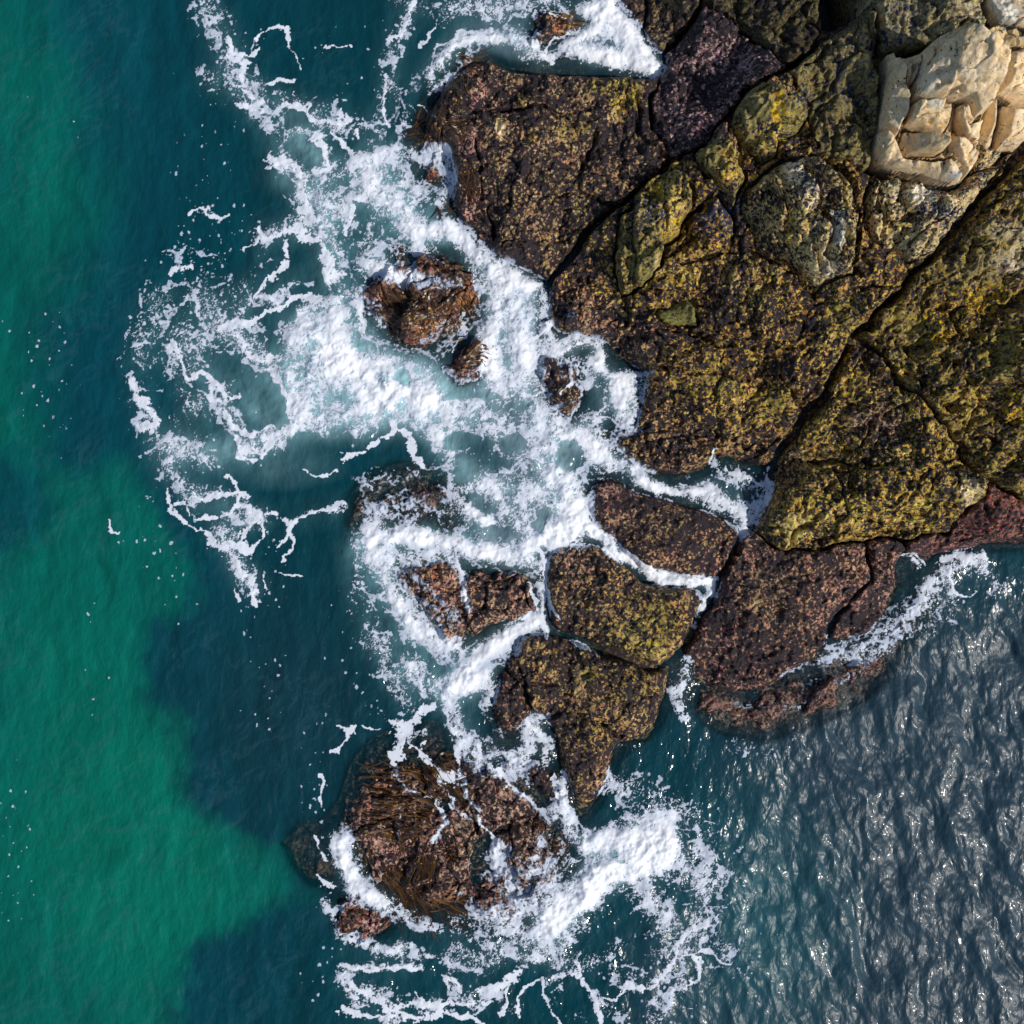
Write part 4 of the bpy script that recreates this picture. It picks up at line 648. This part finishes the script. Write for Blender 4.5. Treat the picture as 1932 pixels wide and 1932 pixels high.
    k = math_(n, l, 'MAXIMUM', k, crk)
    dark = mixc(n, l, blu, dark, (.030, .038, .085))
    col = mixc(n, l, k, hs.outputs[0], dark)
    l.new(col, b.inputs['Base Color'])
    r = math_(n, l, 'ADD', math_(n, l, 'MULTIPLY', k, -.30), .85); l.new(r, b.inputs['Roughness'])
    b.inputs['Specular IOR Level'].default_value = .35
    bp = nd(n, 'ShaderNodeBump'); bp.inputs['Distance'].default_value = .05; bp.inputs['Strength'].default_value = .9
    hgt_ = math_(n, l, 'ADD', math_(n, l, 'MULTIPLY', nA, 1.0), math_(n, l, 'MULTIPLY', noise(30, 4, .7), .8))
    hgt_ = math_(n, l, 'MULTIPLY', hgt_, math_(n, l, 'SUBTRACT', 1.0, math_(n, l, 'MULTIPLY', smo, .25)))
    l.new(hgt_, bp.inputs['Height']); l.new(bp.outputs[0], b.inputs['Normal'])
    l.new(b.outputs[0], out.inputs[0]); return m
def water_mat():
    m, n, l = mat('sea_water')
    out = nd(n, 'ShaderNodeOutputMaterial'); b = nd(n, 'ShaderNodeBsdfPrincipled')
    g = nd(n, 'ShaderNodeNewGeometry').outputs['Position']
    c = nd(n, 'ShaderNodeAttribute', attribute_name='tone').outputs['Color']; l.new(c, b.inputs['Base Color'])
    prm = nd(n, 'ShaderNodeAttribute', attribute_name='prm'); sp = nd(n, 'ShaderNodeSeparateColor'); l.new(prm.outputs['Color'], sp.inputs[0])
    op, ch = sp.outputs[0], sp.outputs[1]
    b.inputs['IOR'].default_value = 1.33
    l.new(math_(n, l, 'ADD', math_(n, l, 'MULTIPLY', ch, .31), .10), b.inputs['Roughness'])
    l.new(math_(n, l, 'MULTIPLY', ch, .06), b.inputs['Coat Weight']); b.inputs['Coat Roughness'].default_value = .10
    mp = nd(n, 'ShaderNodeMapping'); mp.inputs['Scale'].default_value = (1.0, .55, 1); mp.inputs['Rotation'].default_value = (0, 0, -.35); l.new(g, mp.inputs[0])
    def noise(sc, det, rough=.6, dist=0):
        x = nd(n, 'ShaderNodeTexNoise'); x.inputs['Scale'].default_value = sc; x.inputs['Detail'].default_value = det
        x.inputs['Roughness'].default_value = rough; x.inputs['Distortion'].default_value = dist; l.new(mp.outputs[0], x.inputs['Vector']); return x.outputs['Fac']
    h = math_(n, l, 'ADD', math_(n, l, 'MULTIPLY', noise(2.6, 3, .50, .2), 1.3), math_(n, l, 'MULTIPLY', noise(11, 2, .5, .1), .10))
    bp = nd(n, 'ShaderNodeBump'); bp.inputs['Distance'].default_value = .22
    l.new(math_(n, l, 'ADD', math_(n, l, 'MULTIPLY', ch, -.02), .40), bp.inputs['Strength'])
    l.new(h, bp.inputs['Height']); l.new(bp.outputs[0], b.inputs['Normal'])
    tr = nd(n, 'ShaderNodeBsdfTransparent'); tr.inputs[0].default_value = (.80, .93, .95, 1)
    mx = nd(n, 'ShaderNodeMixShader'); l.new(op, mx.inputs[0]); l.new(tr.outputs[0], mx.inputs[1]); l.new(b.outputs[0], mx.inputs[2])
    l.new(mx.outputs[0], out.inputs[0]); return m
def foam_mat():
    m, n, l = mat('foam')
    out = nd(n, 'ShaderNodeOutputMaterial'); b = nd(n, 'ShaderNodeBsdfPrincipled')
    g = nd(n, 'ShaderNodeNewGeometry').outputs['Position']
    prm = nd(n, 'ShaderNodeAttribute', attribute_name='prm'); sp = nd(n, 'ShaderNodeSeparateColor'); l.new(prm.outputs['Color'], sp.inputs[0])
    f, d = sp.outputs[0], sp.outputs[1]
    col = mixc(n, l, d, (.52, .60, .74), (.84, .86, .90)); l.new(col, b.inputs['Base Color'])
    b.inputs['Roughness'].default_value = .7; b.inputs['Specular IOR Level'].default_value = .2
    x = nd(n, 'ShaderNodeTexNoise'); x.inputs['Scale'].default_value = 14; x.inputs['Detail'].default_value = 5; x.inputs['Roughness'].default_value = .7; l.new(g, x.inputs['Vector'])
    bp = nd(n, 'ShaderNodeBump'); bp.inputs['Distance'].default_value = .05; bp.inputs['Strength'].default_value = .28; l.new(x.outputs['Fac'], bp.inputs['Height']); l.new(bp.outputs[0], b.inputs['Normal'])
    y = nd(n, 'ShaderNodeTexNoise'); y.inputs['Scale'].default_value = 26; y.inputs['Detail'].default_value = 3; y.inputs['Roughness'].default_value = .65; l.new(g, y.inputs['Vector'])
    va = nd(n, 'ShaderNodeVectorMath'); va.operation = 'MULTIPLY_ADD'; l.new(x.outputs['Color'], va.inputs[0]); va.inputs[1].default_value = (.16, .16, .16); l.new(g, va.inputs[2])
    vo = nd(n, 'ShaderNodeTexVoronoi'); vo.feature = 'DISTANCE_TO_EDGE'; vo.inputs['Scale'].default_value = 6.5; l.new(va.outputs[0], vo.inputs['Vector'])
    hole = math_(n, l, 'MULTIPLY', math_(n, l, 'MULTIPLY', vo.outputs['Distance'], 2.1), math_(n, l, 'SUBTRACT', 1.0, d, clamp=True))
    a = math_(n, l, 'SUBTRACT', f, hole)
    a = math_(n, l, 'ADD', a, math_(n, l, 'MULTIPLY', math_(n, l, 'SUBTRACT', y.outputs['Fac'], .5), .75))
    a = math_(n, l, 'MULTIPLY', math_(n, l, 'SUBTRACT', a, .10), 1.9, clamp=True)
    a = math_(n, l, 'MULTIPLY', a, math_(n, l, 'ADD', math_(n, l, 'MULTIPLY', d, .22), .76), clamp=True)
    tr = nd(n, 'ShaderNodeBsdfTransparent')
    mx = nd(n, 'ShaderNodeMixShader'); l.new(a, mx.inputs[0]); l.new(tr.outputs[0], mx.inputs[1]); l.new(b.outputs[0], mx.inputs[2])
    l.new(mx.outputs[0], out.inputs[0]); return m
def bed_mat():
    m, n, l = mat('seabed_rock')
    out = nd(n, 'ShaderNodeOutputMaterial'); b = nd(n, 'ShaderNodeBsdfPrincipled')
    x = nd(n, 'ShaderNodeTexNoise'); x.inputs['Scale'].default_value = 2; x.inputs['Detail'].default_value = 6
    g = nd(n, 'ShaderNodeNewGeometry').outputs['Position']; l.new(g, x.inputs['Vector'])
    l.new(mixc(n, l, x.outputs['Fac'], (.008, .008, .007), (.055, .034, .020)), b.inputs['Base Color']); b.inputs['Roughness'].default_value = .9
    l.new(b.outputs[0], out.inputs[0]); return m
def kelp_mat():
    m, n, l = mat('kelp')
    out = nd(n, 'ShaderNodeOutputMaterial'); b = nd(n, 'ShaderNodeBsdfPrincipled')
    c = nd(n, 'ShaderNodeAttribute', attribute_name='crust').outputs['Color']; l.new(c, b.inputs['Base Color']); b.inputs['Roughness'].default_value = .35
    l.new(b.outputs[0], out.inputs[0]); return m
M_ROCK, M_WATER, M_FOAM, M_BED, M_KELP = rock_mat(), water_mat(), foam_mat(), None, kelp_mat()

# ------------------------------------------------------------------ mesh making
def mesh_obj(name, co, quads, attrs, m, smooth=True, origin=None):
    me = bpy.data.meshes.new(name)
    co = np.asarray(co, np.float32)
    if origin is not None: co = co-np.array(origin, np.float32)
    me.vertices.add(len(co)); me.vertices.foreach_set('co', co.ravel())
    nf = len(quads); me.loops.add(nf*4); me.loops.foreach_set('vertex_index', np.asarray(quads, np.int32).ravel())
    me.polygons.add(nf); me.polygons.foreach_set('loop_start', np.arange(0, nf*4, 4, dtype=np.int32))
    try: me.polygons.foreach_set('loop_total', np.full(nf, 4, np.int32))
    except Exception: pass
    me.polygons.foreach_set('use_smooth', np.full(nf, smooth))
    for an, arr in attrs.items():
        a = me.attributes.new(an, 'FLOAT_COLOR', 'POINT')
        rgba = np.ones((len(co), 4), np.float32); rgba[:, :arr.shape[1]] = arr; a.data.foreach_set('color', rgba.ravel())
    me.materials.append(m); me.update(); me.validate()
    o = bpy.data.objects.new(name, me); scene.collection.objects.link(o)
    if origin is not None: o.location = origin
    return o
def cells_mesh(name, cm, zf, attrs, m, skirt=None, origin=True):
    jj, ii = np.nonzero(cm)
    v = np.stack([jj*N+ii, jj*N+ii+1, (jj+1)*N+ii+1, (jj+1)*N+ii], 1)
    uq, inv = np.unique(v, return_inverse=True); inv = inv.reshape(v.shape)
    co = np.stack([X.ravel()[uq], Y.ravel()[uq], zf.ravel()[uq]], 1)
    at_ = {k: a.reshape(-1, a.shape[-1])[uq] for k, a in attrs.items()}
    q_ = inv
    if skirt is not None:
        P = np.pad(cm, 1); A = P[1:-1, 1:-1]
        ed = []
        for (dj, di, a, b) in ((-1, 0, 0, 1), (0, 1, 1, 2), (1, 0, 2, 3), (0, -1, 3, 0)):
            nb = P[1+dj:P.shape[0]-1+dj, 1+di:P.shape[1]-1+di]
            sel = ~nb[jj, ii]; ed.append(inv[sel][:, [a, b]])
        ed = np.concatenate(ed); bu, bi = np.unique(ed, return_inverse=True); bi = bi.reshape(ed.shape)
        low = co[bu].copy(); c0 = co[:, :2].mean(0); dv = c0-low[:, :2]; low[:, :2] += dv/np.maximum(np.linalg.norm(dv, axis=1), .01)[:, None]*.06
        low[:, 2] = np.minimum(low[:, 2]-.35, skirt); n0 = len(co)
        co = np.concatenate([co, low]); at_ = {k: np.concatenate([a, a[bu]]) for k, a in at_.items()}
        sq = np.stack([ed[:, 1], ed[:, 0], bi[:, 0]+n0, bi[:, 1]+n0], 1)
        q_ = np.concatenate([q_, sq])
    og = None
    if origin: og = (float(co[:, 0].mean()), float(co[:, 1].mean()), float(co[:, 2].min()))
    return mesh_obj(name, co, q_, at_, m, origin=og)

print('meshes')
PRM = np.stack([COV, BLU, SMO], -1).astype(np.float32)
CO = OWN[:-1, :-1]; OB = {}
HOSTS = ['wide low rock of pink crust', 'speckled flat rock crossed', 'kelp-covered brown rock awash left', 'drowned brown kelp shelf', 'orange kelp patch', 'drowned brown shelf fading']
for i, (name, label, cat, pts, zc, grp, p) in enumerate(R):
    cm = (CO == i)
    if cm.sum() < 20: print('EMPTY', label); continue
    o = cells_mesh(name, cm, np.where(Z > -8, Z, BEDZ), {'crust': COL, 'prm': PRM}, M_ROCK, skirt=-.7)
    if 'part_of' not in p and (i == CB or any(h in label for h in HOSTS)):
        e_ = bpy.data.objects.new(name, None); scene.collection.objects.link(e_); e_.location = o.location.copy()
        o.name = 'rock_body'; o.parent = e_; o.location = (0, 0, 0); o = e_
    OB[i] = o
    if 'part_of' in p:
        pa = OB[p['part_of']]; o.parent = pa; o.location = o.location-pa.location
    else:
        o['label'] = label; o['category'] = cat
        if grp: o['group'] = grp
# seabed out to the horizon, land rising behind the headland
def axis(n):
    a = np.linspace(-GL*.999, GL*.999, n); o_ = np.array([19, 22, 27, 35, 50, 80, 140, 260, 500.])
    return np.concatenate([-o_[::-1], a, o_])
a = axis(520); bx, by = np.meshgrid(a, a)
ii = np.clip(((bx+GL)/GS).astype(int), 0, N-1); jj = np.clip(((by+GL)/GS).astype(int), 0, N-1)
bz = BEDZ[jj, ii].copy()
outr = np.maximum(np.abs(bx), np.abs(by))
landf = sstep(14, 30, bx)*sstep(2, 9, by)
bz = np.where(outr > GL, np.where(landf > 0, -1+landf*(5+fbm(bx*.2, by*.2, 4)*4), -3.2), bz)
n2 = len(a); idx = np.arange(n2*n2).reshape(n2, n2); q_ = np.stack([idx[:-1, :-1], idx[:-1, 1:], idx[1:, 1:], idx[1:, :-1]], -1).reshape(-1, 4)
o = mesh_obj('seabed', np.stack([bx.ravel(), by.ravel(), bz.ravel()], 1), q_, {'crust': np.tile(np.array((.17,.11,.055), np.float32), (n2*n2, 1)), 'prm': np.tile(np.array((.62,0,0), np.float32), (n2*n2, 1))}, M_ROCK); o['kind'] = 'structure'; o['label'] = 'dark rocky seabed'
# sea
a = axis(1100); bx, by = np.meshgrid(a, a)
fi = np.clip((bx+GL)/GS, 0, N-1.001); fj = np.clip((by+GL)/GS, 0, N-1.001); i0 = fi.astype(int); j0 = fj.astype(int); fx = (fi-i0).astype(np.float32); fy = (fj-j0).astype(np.float32)
def samp(Aa):
    if Aa.ndim == 3: return np.stack([samp(Aa[..., k]) for k in range(Aa.shape[2])], -1)
    return (Aa[j0, i0]*(1-fx)+Aa[j0, i0+1]*fx)*(1-fy) + (Aa[j0+1, i0]*(1-fx)+Aa[j0+1, i0+1]*fx)*fy
wz = samp(WZ); outr = np.maximum(np.abs(bx), np.abs(by)); wz = np.where(outr > GL, 0, wz)
opx = samp(opac.astype(np.float32)); opx = np.where(outr > GL, 1, opx)
tone = samp(WC); prm = np.stack([opx, samp(CHOPA.astype(np.float32)), opx*0], -1)
n2 = len(a); idx = np.arange(n2*n2).reshape(n2, n2); q_ = np.stack([idx[:-1, :-1], idx[:-1, 1:], idx[1:, 1:], idx[1:, :-1]], -1).reshape(-1, 4)
o = mesh_obj('sea', np.stack([bx.ravel(), by.ravel(), wz.ravel()], 1), q_, {'tone': tone.reshape(-1, 3), 'prm': prm.reshape(-1, 3)}, M_WATER)
o['kind'] = 'structure'; o['label'] = 'green and dark blue sea'
# foam
HALO = blurn(F, 3)
F = np.maximum(F, .34*sstep(.14, .7, HALO)*(.6+.8*m2))
dens = np.maximum(np.clip(Dn*1.15-.25, 0, 1), .62*THR)
FZ = np.maximum(WZ, np.where(Z > -8, Z, -9)) + .012 + .02*F*np.clip(D, 0, 1)*(1+1.6*A3) + .035*np.clip(D-.75, 0, 1)*(m1+m2)
Fc = np.maximum.reduce([F[:-1, :-1], F[1:, :-1], F[:-1, 1:], F[1:, 1:]])
thick = blurn(D, 3)[:-1, :-1] > .8
fa = {'prm': np.stack([F, dens, dens*0], -1).astype(np.float32)}
o = cells_mesh('sea_foam', (Fc > .12) & ~thick, FZ, fa, M_FOAM, origin=False); o['kind'] = 'stuff'; o['label'] = 'lacy white foam strings drifting on the sea and around the rocks'; o['category'] = 'foam'
o = cells_mesh('white_water', (Fc > .12) & thick, FZ, fa, M_FOAM, origin=False); o['kind'] = 'stuff'; o['label'] = 'dense white churned water in the channels and breakers'; o['category'] = 'white water'

# ------------------------------------------------------------------ kelp
def hz(x, y):
    i = np.clip(((x+GL)/GS).astype(int), 0, N-1); j = np.clip(((y+GL)/GS).astype(int), 0, N-1)
    return np.maximum(Z[j, i], WZ[j, i]-.03)
def kelp(host, clumps, name='kelp'):
    V = []; Q = []; C = []; nv = 0; r = np.random.default_rng(len(host))
    for (u, v, ang, spread, L, n, rad) in clumps:
        for k in range(int(n*.55)):
            a = math.radians(ang + r.normal(0, spread)); x, y = at(u+r.normal(0, rad), v+r.normal(0, rad)); ln = L*S*r.uniform(.5, 1.2); ns = 7
            bend = r.normal(0, .25) + .5*math.sin(u*.05+v*.03); wdt = r.uniform(.012, .030)
            tt = np.linspace(0, 1, ns); aa = a + bend*tt; px = x+np.cumsum(np.cos(aa))*ln/ns; py = y+np.cumsum(-np.sin(aa))*ln/ns
            zz = hz(px, py)+r.uniform(.005, .04)-(.14 if 'fading' in host else 0); ww = wdt*(1-tt**2*.85); nx = np.sin(aa); ny = np.cos(aa)
            for s_ in (-1, 1): V.append(np.stack([px+s_*nx*ww, py+s_*ny*ww, zz+.008*s_], 1))
            i = np.arange(ns-1); Q.append(np.stack([nv+i, nv+i+1, nv+ns+i+1, nv+ns+i], 1)); nv += 2*ns
            c = np.array([(.075,.034,.012),(.13,.062,.014),(.030,.016,.010),(.20,.10,.02)][r.choice(4, p=[.42,.18,.36,.04])])*r.uniform(.6, 1.2)
            C.append(np.tile(c, (2*ns, 1)))
    o = mesh_obj(name, np.concatenate(V), np.concatenate(Q), {'crust': np.concatenate(C).astype(np.float32)}, M_KELP, smooth=True)
    pa = [b for b in OB.values() if host in b.get('label', '')][0]; o.parent = pa; o.location = -pa.location; o['kind'] = 'stuff'
kelp('wide low rock of pink crust', [(720,1500,10,12,60,60,20),(700,1540,15,12,60,60,16),(740,1560,30,14,60,70,16),(790,1560,160,18,50,40,10),(735,1640,70,14,80,110,10),(760,1660,80,12,90,120,14),(810,1600,100,12,90,130,10),(790,1700,60,14,70,120,14),(840,1710,40,14,60,120,14),(855,1590,80,30,30,60,8),(720,1680,100,30,30,60,12),(780,1510,30,14,60,70,16),(690,1600,90,20,50,60,10),(860,1700,30,20,50,60,12),(1050,1600,-10,30,26,40,8),(970,1540,70,20,30,30,8),(1010,1545,30,20,26,30,8)])
kelp('speckled flat rock crossed', [(830,1440,50,25,50,70,16),(850,1470,60,25,50,70,14),(780,1450,20,20,60,60,20),(700,1470,10,15,70,70,22)])
kelp('kelp-covered brown rock awash left', [(740,560,60,20,60,90,16),(770,600,-20,25,60,90,16),(790,580,80,25,50,80,12),(820,610,-60,30,50,80,12),(720,590,40,20,50,80,12),(850,510,30,30,40,60,14),(880,570,80,20,50,70,8),(880,680,-30,20,50,60,10),(755,465,70,20,30,40,6),(840,640,-20,20,50,60,12)])
kelp('drowned brown kelp shelf', [(880,120,20,20,50,60,12),(860,150,100,20,60,60,10),(820,200,110,20,70,90,16),(800,250,170,20,50,70,12),(840,240,40,25,50,70,12),(880,330,80,20,50,90,8),(890,350,100,20,40,60,8),(830,380,60,30,40,70,10),(860,260,20,20,40,40,8)])
kelp('orange kelp patch', [(1050,40,10,15,50,110,8)])
kelp('drowned brown shelf fading', [(1380,1320,80,20,50,80,20),(1450,1310,70,20,60,110,26),(1520,1290,60,20,60,110,24),(1340,1310,100,20,50,60,14),(1400,1340,80,20,40,60,16)])
print('done')
